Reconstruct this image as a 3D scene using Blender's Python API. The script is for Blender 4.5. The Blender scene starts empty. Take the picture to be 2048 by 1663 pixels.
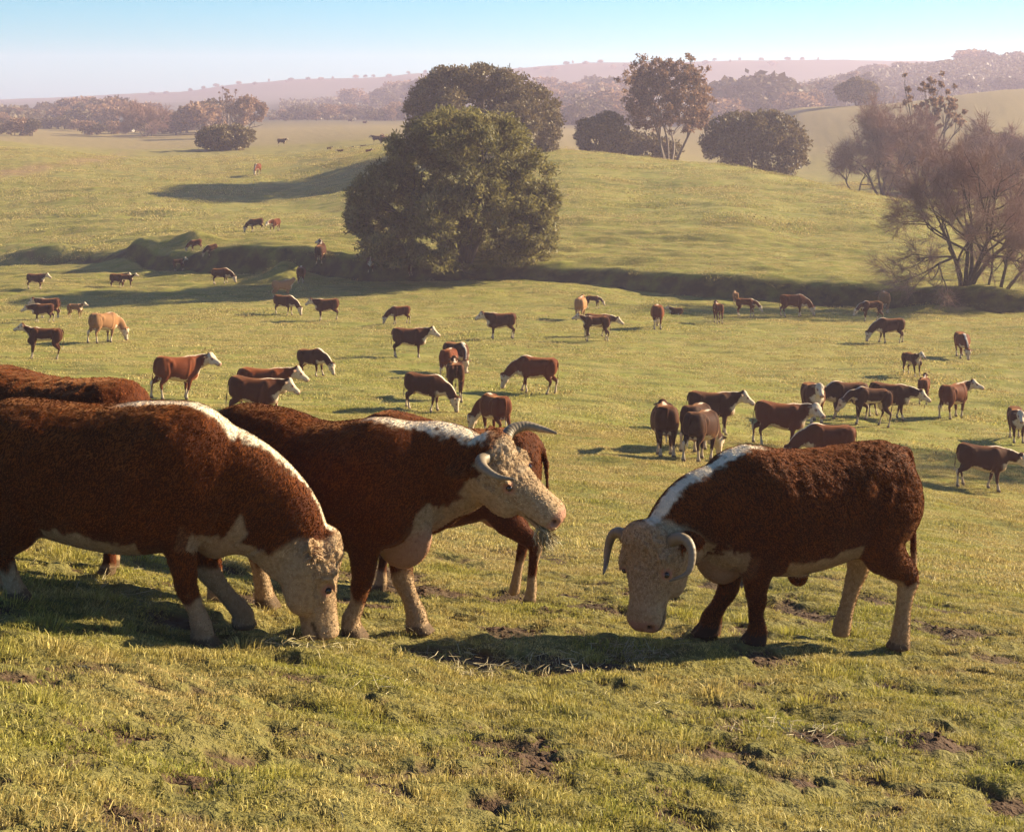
import bpy, math, random, time
import numpy as np
from mathutils import Vector, Matrix
T0 = time.time()
SC = bpy.context.scene
COL = SC.collection
rad = math.radians
FPX, UC, HOR = 3000.0, 1024.0, 190.0        # focal length, centre column and horizon row, in photograph pixels

# ------------------------------------------------------------------ camera
cam_d = bpy.data.cameras.new('camera'); cam = bpy.data.objects.new('camera', cam_d); COL.objects.link(cam)
SC.camera = cam
cam.location = (0, 0, 0); cam.rotation_euler = (rad(90), 0, 0)
cam_d.sensor_width = 36.0; cam_d.lens = 36.0 * FPX / 2048.0
cam_d.shift_y = -(831.5 - HOR) / 2048.0
cam_d.clip_start = 0.1; cam_d.clip_end = 20000

# ------------------------------------------------------------------ sky, sun, exposure
SUN_EL, SUN_AZ = 22.5, 66.0                 # elevation; azimuth clockwise from +Y
w = bpy.data.worlds.new('World'); SC.world = w; w.use_nodes = True
nt = w.node_tree; nt.nodes.clear()
wo = nt.nodes.new('ShaderNodeOutputWorld'); bg = nt.nodes.new('ShaderNodeBackground')
sky = nt.nodes.new('ShaderNodeTexSky'); sky.sky_type = 'NISHITA'; sky.sun_disc = False
sky.sun_elevation = rad(SUN_EL); sky.sun_rotation = rad(SUN_AZ)
sky.altitude = 200; sky.air_density = 1.0; sky.dust_density = 0.6; sky.ozone_density = 2.0
tc = nt.nodes.new('ShaderNodeTexCoord'); sx = nt.nodes.new('ShaderNodeSeparateXYZ'); nt.links.new(tc.outputs['Generated'], sx.inputs[0])
cr = nt.nodes.new('ShaderNodeValToRGB'); nt.links.new(sx.outputs['Z'], cr.inputs[0])     # the sky is a clearer cyan away from the horizon
cr.color_ramp.elements[0].position = 0.0; cr.color_ramp.elements[0].color = (.46, .95, 1.45, 1); cr.color_ramp.elements[1].position = .06; cr.color_ramp.elements[1].color = (.32, .86, 1.22, 1)
e3 = cr.color_ramp.elements.new(.35); e3.color = (.45, .75, 1.0, 1)
mk = nt.nodes.new('ShaderNodeMix'); mk.data_type = 'RGBA'; mk.blend_type = 'MULTIPLY'; mk.inputs[0].default_value = 1.0
nt.links.new(sky.outputs[0], mk.inputs[6]); nt.links.new(cr.outputs[0], mk.inputs[7]); nt.links.new(mk.outputs[2], bg.inputs['Color']); bg.inputs['Strength'].default_value = 0.05
nt.links.new(bg.outputs[0], wo.inputs[0])
sl = bpy.data.lights.new('sun', 'SUN'); sl.energy = 5.0; sl.angle = rad(0.53); sl.color = (1.0, 0.86, 0.59)
so = bpy.data.objects.new('sun', sl); COL.objects.link(so)
S = Vector((math.cos(rad(SUN_EL)) * math.sin(rad(SUN_AZ)), math.cos(rad(SUN_EL)) * math.cos(rad(SUN_AZ)), math.sin(rad(SUN_EL))))
so.rotation_euler = S.to_track_quat('Z', 'Y').to_euler(); so.location = (60, 20, 40)
SC.view_settings.view_transform = 'Standard'; SC.view_settings.look = 'None'
SC.view_settings.exposure = 1.65; SC.view_settings.gamma = 1.0; SC.view_settings.use_curve_mapping = False
SC.cycles.max_bounces = 6; SC.cycles.diffuse_bounces = 2; SC.cycles.volume_bounces = 1
SC.cycles.transparent_max_bounces = 8; SC.cycles.use_denoising = True

# ------------------------------------------------------------------ small helpers
def _h(ix, iy, iz, seed):
    h = (ix.astype(np.int64) * 374761393 + iy.astype(np.int64) * 668265263 + iz.astype(np.int64) * 2147483647 + seed * 974711) & 0xffffffff
    h = ((h ^ (h >> 13)) * 1274126177) & 0xffffffff
    h = ((h ^ (h >> 16)) * 2246822519) & 0xffffffff
    return ((h ^ (h >> 15)) & 0xffffff) / float(0xffffff) * 2 - 1
def vn2(x, y, seed=0):
    ix = np.floor(x); iy = np.floor(y); fx = x - ix; fy = y - iy; z = np.zeros(1)
    fx = fx * fx * fx * (fx * (fx * 6 - 15) + 10); fy = fy * fy * fy * (fy * (fy * 6 - 15) + 10)
    a = _h(ix, iy, z, seed); b = _h(ix + 1, iy, z, seed); c = _h(ix, iy + 1, z, seed); d = _h(ix + 1, iy + 1, z, seed)
    return (a * (1 - fx) + b * fx) * (1 - fy) + (c * (1 - fx) + d * fx) * fy
def vn3(p, seed=0):
    i = np.floor(p); f = p - i; f = f * f * (3 - 2 * f)
    r = 0
    for dx in (0, 1):
        for dy in (0, 1):
            for dz in (0, 1):
                wgt = (f[:, 0] if dx else 1 - f[:, 0]) * (f[:, 1] if dy else 1 - f[:, 1]) * (f[:, 2] if dz else 1 - f[:, 2])
                r = r + wgt * _h(i[:, 0] + dx, i[:, 1] + dy, i[:, 2] + dz, seed)
    return r
def fbm2(x, y, seed=0, octv=4):
    r = 0; a = 1.0; t = 0
    for k in range(octv):
        r = r + a * vn2(x * 2 ** k + 17.3 * k, y * 2 ** k - 9.1 * k, seed + k); t += a; a *= 0.5
    return r / t
def sstep(a, b, x):
    t = np.clip((x - a) / (b - a), 0, 1); return t * t * (3 - 2 * t)
def mesh_np(name, V, F, loops=None):
    """V (n,3), F (m,3) or (m,4) array"""
    me = bpy.data.meshes.new(name); V = np.asarray(V, np.float32); F = np.asarray(F, np.int32)
    k = F.shape[1]
    me.vertices.add(len(V)); me.vertices.foreach_set('co', V.ravel())
    me.loops.add(F.size); me.loops.foreach_set('vertex_index', F.ravel())
    me.polygons.add(len(F)); me.polygons.foreach_set('loop_start', np.arange(0, F.size, k, dtype=np.int32))
    me.update(calc_edges=True); me.validate()
    return me
def attr(me, name, vals):
    a = me.attributes.new(name, 'FLOAT', 'POINT'); a.data.foreach_set('value', np.asarray(vals, np.float32))
def smooth(me):
    me.polygons.foreach_set('use_smooth', np.ones(len(me.polygons), bool)); me.update()
def link(o, parent=None):
    COL.objects.link(o)
    if parent: o.parent = parent
    return o
def tag(o, label=None, cat=None, group=None, kind=None):
    if label: o['label'] = label
    if cat: o['category'] = cat
    if group: o['group'] = group
    if kind: o['kind'] = kind
    return o
def new_mat(name):
    m = bpy.data.materials.new(name); m.use_nodes = True
    b = m.node_tree.nodes['Principled BSDF']; b.inputs['Specular IOR Level'].default_value = 0.25
    return m, m.node_tree, b
def N(nt, t, **kw):
    n = nt.nodes.new(t)
    for k, v in kw.items():
        if k in n.inputs: n.inputs[k].default_value = v
        else: setattr(n, k, v)
    return n
def ramp(nt, fac, stops):
    r = nt.nodes.new('ShaderNodeValToRGB'); e = r.color_ramp.elements
    while len(e) < len(stops): e.new(0.5)
    for el, (p, c) in zip(e, stops):
        el.position = p; el.color = (*c, 1) if len(c) == 3 else c
    nt.links.new(fac, r.inputs[0]); return r.outputs[0]
def mixc(nt, fac, a, b, mode='MIX'):
    m = nt.nodes.new('ShaderNodeMix'); m.data_type = 'RGBA'; m.blend_type = mode
    for s, v in ((m.inputs[0], fac), (m.inputs[6], a), (m.inputs[7], b)):
        if hasattr(v, 'is_output'): nt.links.new(v, s)
        elif isinstance(v, tuple): s.default_value = (*v, 1)
        else: s.default_value = v
    return m.outputs[2]
def attn(nt, name):
    a = nt.nodes.new('ShaderNodeAttribute'); a.attribute_name = name; return a.outputs['Fac']
def noise(nt, scale, detail=3, rough=0.55, vec=None):
    n = nt.nodes.new('ShaderNodeTexNoise'); n.inputs['Scale'].default_value = scale
    n.inputs['Detail'].default_value = detail; n.inputs['Roughness'].default_value = rough
    if vec is not None: nt.links.new(vec, n.inputs['Vector'])
    return n.outputs['Fac']
def objco(nt, scale=(1, 1, 1)):
    tc = nt.nodes.new('ShaderNodeTexCoord'); mp = nt.nodes.new('ShaderNodeMapping'); mp.inputs['Scale'].default_value = scale
    nt.links.new(tc.outputs['Object'], mp.inputs[0]); return mp.outputs[0]
def bump(nt, b, h, strength, dist):
    n = nt.nodes.new('ShaderNodeBump'); n.inputs['Strength'].default_value = strength; n.inputs['Distance'].default_value = dist
    nt.links.new(h, n.inputs['Height']); nt.links.new(n.outputs[0], b.inputs['Normal'])
# ------------------------------------------------------------------ terrain: a knoll, a valley floor, a cut bank, hills behind
TAB = {   # azimuth column: near profile (distance, drop below the camera)
 'd': [0, 2.5, 5, 7, 9, 10.5, 12.2, 16, 22, 30, 40, 50, 65, 80, 95],
 0: [1.7, 1.95, 2.3, 2.7, 3.05, 3.22, 3.5, 4.4, 5.7, 7.0, 8.6, 9.8, 11.1, 12.6, 13.7],
 500: [1.7, 2.0, 2.45, 2.9, 3.3, 3.55, 3.85, 4.7, 6.0, 7.35, 8.8, 10.0, 11.3, 12.6, 13.6],
 1020: [1.7, 2.1, 2.6, 3.05, 3.5, 3.75, 4.12, 5.0, 6.3, 7.8, 9.3, 10.4, 11.5, 12.6, 13.5],
 1500: [1.7, 2.15, 2.7, 3.15, 3.6, 3.85, 4.2, 5.1, 6.6, 8.3, 9.8, 11.0, 12.0, 12.9, 13.9],
 2048: [1.7, 2.2, 2.75, 3.25, 3.7, 4.0, 4.4, 5.4, 7.0, 9.0, 10.8, 11.7, 12.3, 13.0, 14.2]}
FAR = {   # azimuth column: (distance, photograph row) from the foot of the bank outwards
 0: [(139, 524), (140.5, 504), (165, 430), (200, 345), (250, 285), (300, 286), (380, 275), (450, 262), (600, 228), (900, 226), (1100, 216), (1400, 206), (1550, 200), (1900, 204)],
 300: [(128, 538), (129.8, 506), (155, 440), (190, 365), (230, 318), (262, 303), (330, 297), (450, 270), (600, 250), (900, 224), (1100, 212), (1400, 200), (1550, 187), (1900, 192)],
 560: [(119, 552), (120.8, 490), (150, 450), (185, 380), (220, 322), (262, 298), (350, 284), (450, 262), (600, 241), (900, 214), (1100, 205), (1400, 188), (1550, 163), (1900, 175)],
 800: [(115, 556), (116.6, 516), (148, 440), (172, 370), (210, 300), (255, 286), (350, 270), (450, 256), (600, 242), (900, 210), (1100, 198), (1400, 182), (1550, 151), (1900, 165)],
 1130: [(110.6, 565), (112, 532), (133, 450), (158, 365), (195, 304), (240, 322), (330, 300), (450, 266), (600, 244), (900, 195), (1100, 186), (1400, 175), (1550, 132), (1900, 150)],
 1300: [(107.4, 589), (109, 544), (130, 460), (155, 385), (185, 321), (230, 340), (330, 305), (450, 270), (600, 246), (900, 200), (1100, 186), (1400, 172), (1550, 126), (1900, 140)],
 1450: [(105.4, 601), (107, 552), (127, 470), (150, 395), (178, 336), (220, 360), (320, 320), (450, 262), (600, 246), (900, 205), (1100, 188), (1400, 168), (1550, 122), (1900, 140)],
 1600: [(104.4, 610), (106, 560), (124, 490), (145, 420), (168, 362), (205, 385), (260, 350), (330, 300), (450, 216), (600, 235), (900, 180), (1100, 178), (1400, 165), (1550, 120), (1900, 140)],
 1750: [(103.4, 618), (105, 570), (121, 505), (138, 448), (158, 395), (195, 405), (250, 350), (320, 290), (430, 210), (600, 225), (900, 150), (1100, 160), (1400, 155), (1550, 119), (1900, 140)],
 2048: [(102.4, 624), (104, 584), (118, 545), (135, 500), (155, 455), (195, 415), (250, 345), (320, 268), (430, 178), (600, 205), (900, 124), (1100, 135), (1400, 140), (1550, 122), (1900, 140)],
 2500: [(102.4, 630), (104, 594), (118, 560), (135, 515), (155, 470), (195, 415), (250, 340), (320, 262), (430, 170), (600, 200), (900, 110), (1100, 125), (1400, 135), (1550, 122), (1900, 140)]}
UG = np.linspace(-500, 2500, 401)
def _herm(x, X, Y):
    """monotone cubic through X, Y at x"""
    X = np.asarray(X, float); Y = np.asarray(Y, float); h = np.diff(X); d = np.diff(Y) / h
    m = np.zeros_like(Y); m[1:-1] = np.where(d[:-1] * d[1:] > 0, 2 * d[:-1] * d[1:] / (d[:-1] + d[1:] + 1e-12 * np.sign(d[:-1] + d[1:] + 1e-30)), 0); m[0] = d[0]; m[-1] = d[-1]
    i = np.clip(np.searchsorted(X, x) - 1, 0, len(h) - 1); t = np.clip((x - X[i]) / h[i], 0, 1); H = h[i]
    return (2 * t ** 3 - 3 * t ** 2 + 1) * Y[i] + (t ** 3 - 2 * t ** 2 + t) * H * m[i] + (-2 * t ** 3 + 3 * t ** 2) * Y[i + 1] + (t ** 3 - t ** 2) * H * m[i + 1]
DG = np.concatenate([np.arange(0, 4, .25), np.arange(4, 17, .034), 17 * 1.0062 ** np.arange(0, 288), np.arange(101.2, 131, .22), 131 * 1.006 ** np.arange(0, 40), 166.5 * 1.018 ** np.arange(1, 160)]); DG = np.unique(np.round(DG, 3))
def _table():
    nk = [0, 500, 1020, 1500, 2048]; near = np.array([TAB[k] for k in nk])
    fk = sorted(FAR); nf = 14
    far = {k: (FAR[k] if len(FAR[k]) == 15 else FAR[k]) for k in fk}
    # every column is brought to the same number of stations
    fd, fD = [], []
    for k in fk:
        pts = far[k]
        if len(pts) == 14: pts = pts[:8] + [((pts[7][0] + pts[8][0]) / 2, (pts[7][1] + pts[8][1]) / 2)] + pts[8:]
        pts = np.array(pts, float); fd.append(pts[:, 0]); fD.append(pts[:, 0] * (pts[:, 1] - HOR) / FPX)
    fd = np.array(fd); fD = np.array(fD)
    Z = np.zeros((len(UG), len(DG)))
    for i, u in enumerate(UG):
        nn = np.array([_herm(np.clip(u, 0, 2048), nk, near[:, j]) for j in range(near.shape[1])]).ravel()
        uu = np.clip(u, 0, 2500)
        ds = np.array([_herm(uu, fk, fd[:, j]) for j in range(fd.shape[1])]).ravel(); Ds = np.array([_herm(uu, fk, fD[:, j]) for j in range(fd.shape[1])]).ravel()
        X = np.concatenate([TAB['d'], ds]); Y = np.concatenate([nn, Ds])
        Z[i] = -_herm(np.clip(DG, 0, 1890), X, Y)
    for _ in range(3): Z[1:-1] = .25 * Z[:-2] + .5 * Z[1:-1] + .25 * Z[2:]
    return Z
ZT = _table(); TMAX = .49
def base_z(X, Y):
    X = np.asarray(X, float); Y = np.asarray(Y, float)
    r = np.hypot(X, Y); th = np.arctan2(X, Y); thc = np.clip(th, -math.atan(.5), math.atan(TMAX)); u = UC + FPX * np.tan(thc); d = r * np.cos(thc)
    wob = vn2(X / 9.0, Y * 0 + 3.3, 71) * 2.2 * sstep(85, 100, d) * sstep(200, 150, d); d = np.maximum(d + wob, 0)
    fu = np.clip((u - UG[0]) / (UG[1] - UG[0]), 0, len(UG) - 1.001); iu = fu.astype(int); fu = fu - iu
    idx = np.interp(d, DG, np.arange(len(DG))); idd = np.minimum(idx.astype(int), len(DG) - 2); fd = idx - idd
    return (ZT[iu, idd] * (1 - fd) + ZT[iu, idd + 1] * fd) * (1 - fu) + (ZT[iu + 1, idd] * (1 - fd) + ZT[iu + 1, idd + 1] * fd) * fu
MOUNDS = []   # (x, y, rx, ry, h) filled from rows of the photograph
def _m(u, d, ru, ry, h): MOUNDS.append(((u - UC) / FPX * d, d, ru / FPX * d, ry, h))
_m(300, 130, 95, 2.2, 1.1); _m(390, 129, 50, 2.0, .9); _m(570, 117, 48, 1.8, 1.3); _m(80, 137, 110, 2.0, .7); _m(1860, 7.95, 70, .28, .085)
_m(1900, 103.5, 120, 1.5, .5)
def soil_mask(X, Y):
    r = np.hypot(X, Y)
    m = sstep(.15, .30, fbm2(X * 1.7, Y * 2.3 + 4, 31, 4)) * .9 + sstep(.34, .46, fbm2(X * 4.5, Y * 6, 57, 3)) * .8
    m = m * sstep(26, 15, r)
    for (u, d, rx, ry) in SOIL:
        x0 = (u - UC) / FPX * d; q = ((X - x0) / (rx / FPX * d)) ** 2 + ((Y - d) / ry) ** 2
        m = np.maximum(m, sstep(1.25, .55, q + fbm2(X * 9, Y * 9, 77, 3) * 1.1))
    return np.clip(m, 0, 1)
SOIL = [(1870, 7.95, 130, .30), (1640, 7.9, 90, .16), (1430, 7.3, 110, .16), (1250, 7.5, 60, .1), (1570, 6.95, 90, .14), (1080, 6.9, 60, .16), (520, 6.2, 120, .16), (230, 6.1, 110, .20), (440, 6.0, 70, .14),
        (980, 5.9, 70, .18), (1050, 5.75, 60, .12), (1640, 5.9, 70, .1), (1940, 6.0, 90, .16), (1140, 12.9, 60, .22), (950, 12.4, 90, .18), (910, 9.6, 110, .24), (1720, 7.1, 60, .1), (640, 7.1, 60, .1), (600, 7.9, 60, .09), (2030, 6.9, 60, .14)]
SOIL += [(300, 6.6, 60, .08), (760, 6.3, 80, .12), (860, 6.75, 60, .1), (1330, 6.1, 90, .14), (1760, 6.4, 80, .1), (130, 7.2, 60, .08), (700, 9.25, 90, .10), (1480, 9.3, 60, .1), (1240, 9.8, 120, .14), (390, 5.6, 70, .1), (1500, 5.7, 60, .1), (1830, 6.9, 70, .1)]
def relief(X, Y):
    r = np.hypot(X, Y)
    z = np.zeros_like(r)
    near = sstep(45, 14, r)
    z = z + near * (.060 * fbm2(X * 1.1, Y * 1.6, 11, 4) + .048 * fbm2(X * 3.0, Y * 4.2, 12, 3) - .03 * np.maximum(0, fbm2(X * 2.4 + 9, Y * 2.4, 14, 2)) ** 1)
    z = z + sstep(25, 9, r) * .022 * fbm2(X * 9, Y * 11, 13, 3)
    mid = sstep(14, 40, r) * sstep(1200, 250, r)
    z = z + mid * (.13 * fbm2(X * .33, Y * .55, 15, 3) + .085 * fbm2(X * .9, Y * 1.6, 16, 3))
    hill = sstep(100, 118, r) * sstep(420, 240, r)      # cattle terraces on the slopes
    z = z + hill * (.32 * fbm2(X * .07, Y * .42, 18, 4) + .26 * fbm2(X * .14, (Y + X * .1) * .75, 19, 3))
    z = z + sstep(380, 900, r) * 2.0 * fbm2(X * .008, Y * .01, 22, 4)
    z = z + sstep(1300, 1500, r) * 2.5 * fbm2(X * .012, Y * .01, 23, 4)
    for (x0, y0, rx, ry, h) in MOUNDS:
        q = ((X - x0) / rx) ** 2 + ((Y - y0) / ry) ** 2
        m = np.exp(-q * 1.4) * (q < 9); z = z + h * m * (1 + .25 * fbm2(X * .8, Y * .8, 24, 3))
    return z
def hz(X, Y):
    X = np.asarray(X, float); Y = np.asarray(Y, float); z = base_z(X, Y) + relief(X, Y)
    return z - .035 * soil_mask(X, Y)
def hz1(x, y): return float(hz(np.array([x]), np.array([y]))[0])
_PD = np.concatenate([np.arange(4, 20, .05), np.arange(20, 1500, .5)])
def ground_at(u, row, dmin=4, dmax=1500):
    """where a foot seen at column u and row `row` stands (first ground hit on that sight line past dmin)"""
    D = _PD[(_PD >= dmin) & (_PD <= dmax)]; X = (u - UC) / FPX * D
    r = HOR - FPX * base_z(X, D) / D
    i = np.where(r <= row)[0]
    i = i[0] if len(i) else int(np.argmin(np.abs(r - row)))
    return X[i], D[i], hz1(X[i], D[i])
def build_ground():
    ti = np.arctan(np.linspace(-.37, .37, 470)); e = np.radians(np.array([24, 28, 34, 42, 52, 64, 78, 94, 112, 130, 150, 165]))
    th = np.concatenate([-e[::-1], ti, e]); th = np.append(th, np.pi)
    D = DG[4:]; A, R = np.meshgrid(th, D, indexing='ij')
    thc = np.clip(A, -math.atan(.5), math.atan(TMAX)); R = R / np.cos(thc); X = R * np.sin(A); Y = R * np.cos(A)
    Z = hz(X.ravel(), Y.ravel()).reshape(X.shape); n, m = X.shape
    V = np.stack([X, Y, Z], -1).reshape(-1, 3)
    I = np.arange(n)[:, None] * m + np.arange(m - 1)[None]; J = np.roll(np.arange(n), -1)[:, None] * m + np.arange(m - 1)[None]
    F = np.stack([J, J + 1, I + 1, I], -1).reshape(-1, 4)
    V = np.vstack([V, [[0, 0, float(np.mean(Z[:, 0]))]]])
    me = mesh_np('pasture_ground', V, F); smooth(me)
    attr(me, 'soil', np.append(soil_mask(X.ravel(), Y.ravel()), 0)); 
    # bare earth of the cut bank: steep places beyond the valley floor
    h = .6; gx = (base_z(V[:, 0], V[:, 1] + h) - base_z(V[:, 0], V[:, 1])) / h; r = np.hypot(V[:, 0], V[:, 1])
    fx, fy = V[:, 0], V[:, 1]; uu = UC + FPX * fx / np.maximum(fy, 1); rr = HOR - FPX * V[:, 2] / np.maximum(fy, 1)
    pc = np.interp(uu, [-200, 0, 130, 270], [375, 348, 328, 309]); attr(me, 'path', sstep(11, 4, np.abs(rr - pc) + 5 * fbm2(fx * .3, fy * .3, 44, 2)) * sstep(290, 200, uu) * (uu > -300) * sstep(150, 160, r) * (r < 280))
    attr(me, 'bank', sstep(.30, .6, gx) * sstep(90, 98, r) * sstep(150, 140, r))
    return link(bpy.data.objects.new('ground', me))
M_GROUND, gnt, gb = new_mat('pasture')
_co = objco(gnt); _n1 = noise(gnt, .09, 4, .55, _co); _n2 = noise(gnt, .9, 4, .6, _co); _n3 = noise(gnt, 14, 4, .65, _co)
_st = noise(gnt, 1.0, 4, .6, objco(gnt, (.30, 1.5, 1)))
_g = ramp(gnt, _n1, [(.30, (.175, .185, .028)), (.55, (.240, .225, .038)), (.72, (.300, .245, .058))])
_g = mixc(gnt, ramp(gnt, _n2, [(.35, (0, 0, 0)), (.68, (1, 1, 1))]), _g, (.34, .265, .085))
_g = mixc(gnt, ramp(gnt, _st, [(.50, (0, 0, 0)), (.64, (.9, .9, .9))]), _g, (.130, .125, .026))
_g = mixc(gnt, ramp(gnt, _n3, [(.38, (.55, .55, .55)), (.60, (0, 0, 0))]), _g, (.110, .105, .024))
_m9 = N(gnt, 'ShaderNodeMapRange'); _tc9 = gnt.nodes.new('ShaderNodeTexCoord'); _l9 = gnt.nodes.new('ShaderNodeVectorMath'); _l9.operation = 'LENGTH'; gnt.links.new(_tc9.outputs['Object'], _l9.inputs[0])
_m9.inputs['From Min'].default_value = 14; _m9.inputs['From Max'].default_value = 45; _m9.inputs['To Min'].default_value = .8; _m9.inputs['To Max'].default_value = 0; gnt.links.new(_l9.outputs['Value'], _m9.inputs[0])
_g = mixc(gnt, _m9.outputs[0], _g, mixc(gnt, _n3, (.075, .060, .022), (.185, .150, .050)))     # thatch between the blades
_so = mixc(gnt, _n3, (.045, .026, .016), (.120, .070, .042))
_g = mixc(gnt, attn(gnt, 'soil'), _g, _so)
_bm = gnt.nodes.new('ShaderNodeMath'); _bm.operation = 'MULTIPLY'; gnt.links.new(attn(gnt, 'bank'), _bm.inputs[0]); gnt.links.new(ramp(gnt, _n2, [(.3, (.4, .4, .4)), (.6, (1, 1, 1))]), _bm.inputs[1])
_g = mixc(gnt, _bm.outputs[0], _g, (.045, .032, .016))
_g = mixc(gnt, attn(gnt, 'path'), _g, (.26, .165, .075))
_tc0 = gnt.nodes.new('ShaderNodeTexCoord'); _l0 = gnt.nodes.new('ShaderNodeVectorMath'); _l0.operation = 'LENGTH'; gnt.links.new(_tc0.outputs['Object'], _l0.inputs[0])
_m0 = N(gnt, 'ShaderNodeMapRange'); _m0.inputs['From Min'].default_value = 190; _m0.inputs['From Max'].default_value = 340; _m0.inputs['To Max'].default_value = .85; gnt.links.new(_l0.outputs['Value'], _m0.inputs[0])
_g = mixc(gnt, _m0.outputs[0], _g, mixc(gnt, _st, (.150, .120, .042), (.270, .180, .075)))     # the far fields are drier grass
# woodland colour of the far hills
_tc = gnt.nodes.new('ShaderNodeTexCoord'); _ln = gnt.nodes.new('ShaderNodeVectorMath'); _ln.operation = 'LENGTH'; gnt.links.new(_tc.outputs['Object'], _ln.inputs[0])
_mr = N(gnt, 'ShaderNodeMapRange'); _mr.inputs['From Min'].default_value = 480; _mr.inputs['From Max'].default_value = 640; gnt.links.new(_ln.outputs['Value'], _mr.inputs[0])
_g = mixc(gnt, _mr.outputs[0], _g, (.060, .055, .030))
gnt.links.new(_g, gb.inputs['Base Color']); gb.inputs['Roughness'].default_value = .9; gb.inputs['Specular IOR Level'].default_value = .1
bump(gnt, gb, _n3, .9, .06)
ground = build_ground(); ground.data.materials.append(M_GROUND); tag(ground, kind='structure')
# ------------------------------------------------------------------ cattle: anatomy as lofts, blended into one continuous skin
import openvdb as vdb
def nrm(v): v = np.asarray(v, float); return v / (np.linalg.norm(v) + 1e-9)
def catmull(P, n):
    P = np.asarray(P, float); P2 = np.vstack([2 * P[0] - P[1], P, 2 * P[-1] - P[-2]]); out = []
    m = len(P) - 1
    for t in np.linspace(0, m, n):
        i = min(int(t), m - 1); f = t - i; a, b, c, d = P2[i:i + 4]
        out.append(.5 * ((2 * b) + (-a + c) * f + (2 * a - 5 * b + 4 * c - d) * f * f + (-a + 3 * b - 3 * c + d) * f ** 3))
    return np.array(out)
def loft(cen, up, side, hu, hd, w, e=2.2, seg=20):
    """closed tube: centre, up and side vectors, upper/lower half heights, half widths per station"""
    n = len(cen); a = np.linspace(0, 2 * np.pi, seg, endpoint=False)
    ca, sa = np.cos(a), np.sin(a); ex = 2.0 / e
    cx = np.sign(ca) * np.abs(ca) ** ex; sx = np.sign(sa) * np.abs(sa) ** ex
    V = []
    for i in range(n):
        h = np.where(sx > 0, hu[i], hd[i])
        V.append(cen[i] + np.outer(sx * h, up[i]) + np.outer(cx * w[i], side[i]))
    V = np.vstack(V + [cen[:1], cen[-1:]])
    Q = np.array([[i * seg + j, i * seg + (j + 1) % seg, (i + 1) * seg + (j + 1) % seg, (i + 1) * seg + j] for i in range(n - 1) for j in range(seg)])
    c0, c1 = n * seg, n * seg + 1
    Tt = np.array([[c0, (j + 1) % seg, j] for j in range(seg)] + [[c1, (n - 1) * seg + j, (n - 1) * seg + (j + 1) % seg] for j in range(seg)])
    return V, Q, Tt
def limb(P, R, n=14, flat=None, seg=14, upref=(1, 0, 0)):
    """rounded tube through points P with radii R; flat = side/front ratio per point"""
    k = len(P); X = np.hstack([np.asarray(P, float), np.asarray(R, float)[:, None], np.asarray(flat if flat is not None else [1] * k, float)[:, None]])
    C = catmull(X, n); c = C[:, :3]; r = np.maximum(C[:, 3], .004); fl = C[:, 4]
    t = np.gradient(c, axis=0); t /= np.linalg.norm(t, axis=1)[:, None] + 1e-9
    # hemispherical ends
    c = np.vstack([c[0] - t[0] * r[0] * .8, c[0] - t[0] * r[0] * .45, c, c[-1] + t[-1] * r[-1] * .45, c[-1] + t[-1] * r[-1] * .8])
    r = np.concatenate([[r[0] * .35, r[0] * .85], r, [r[-1] * .85, r[-1] * .35]]); fl = np.concatenate([[fl[0]] * 2, fl, [fl[-1]] * 2])
    t = np.vstack([t[0], t[0], t, t[-1], t[-1]])
    s = np.cross(t, np.asarray(upref, float)); s /= np.linalg.norm(s, axis=1)[:, None] + 1e-9
    u = np.cross(s, t)
    return loft(c, u, s, r, r, r * fl, 2.0, seg)
def ell(c, r, rot=None, seg=16, n=11):
    c = np.asarray(c, float); R = np.eye(3) if rot is None else rot
    th = np.linspace(-1, 1, n) * (np.pi / 2 * .97)
    cen = c + np.outer(np.sin(th) * r[0], R[:, 0]); k = np.cos(th)
    return loft(cen, np.tile(R[:, 2], (n, 1)), np.tile(R[:, 1], (n, 1)), k * r[2], k * r[2], k * r[1], 2.0, seg)
def roty(a): a = rad(a); return np.array([[math.cos(a), 0, math.sin(a)], [0, 1, 0], [-math.sin(a), 0, math.cos(a)]])

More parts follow.
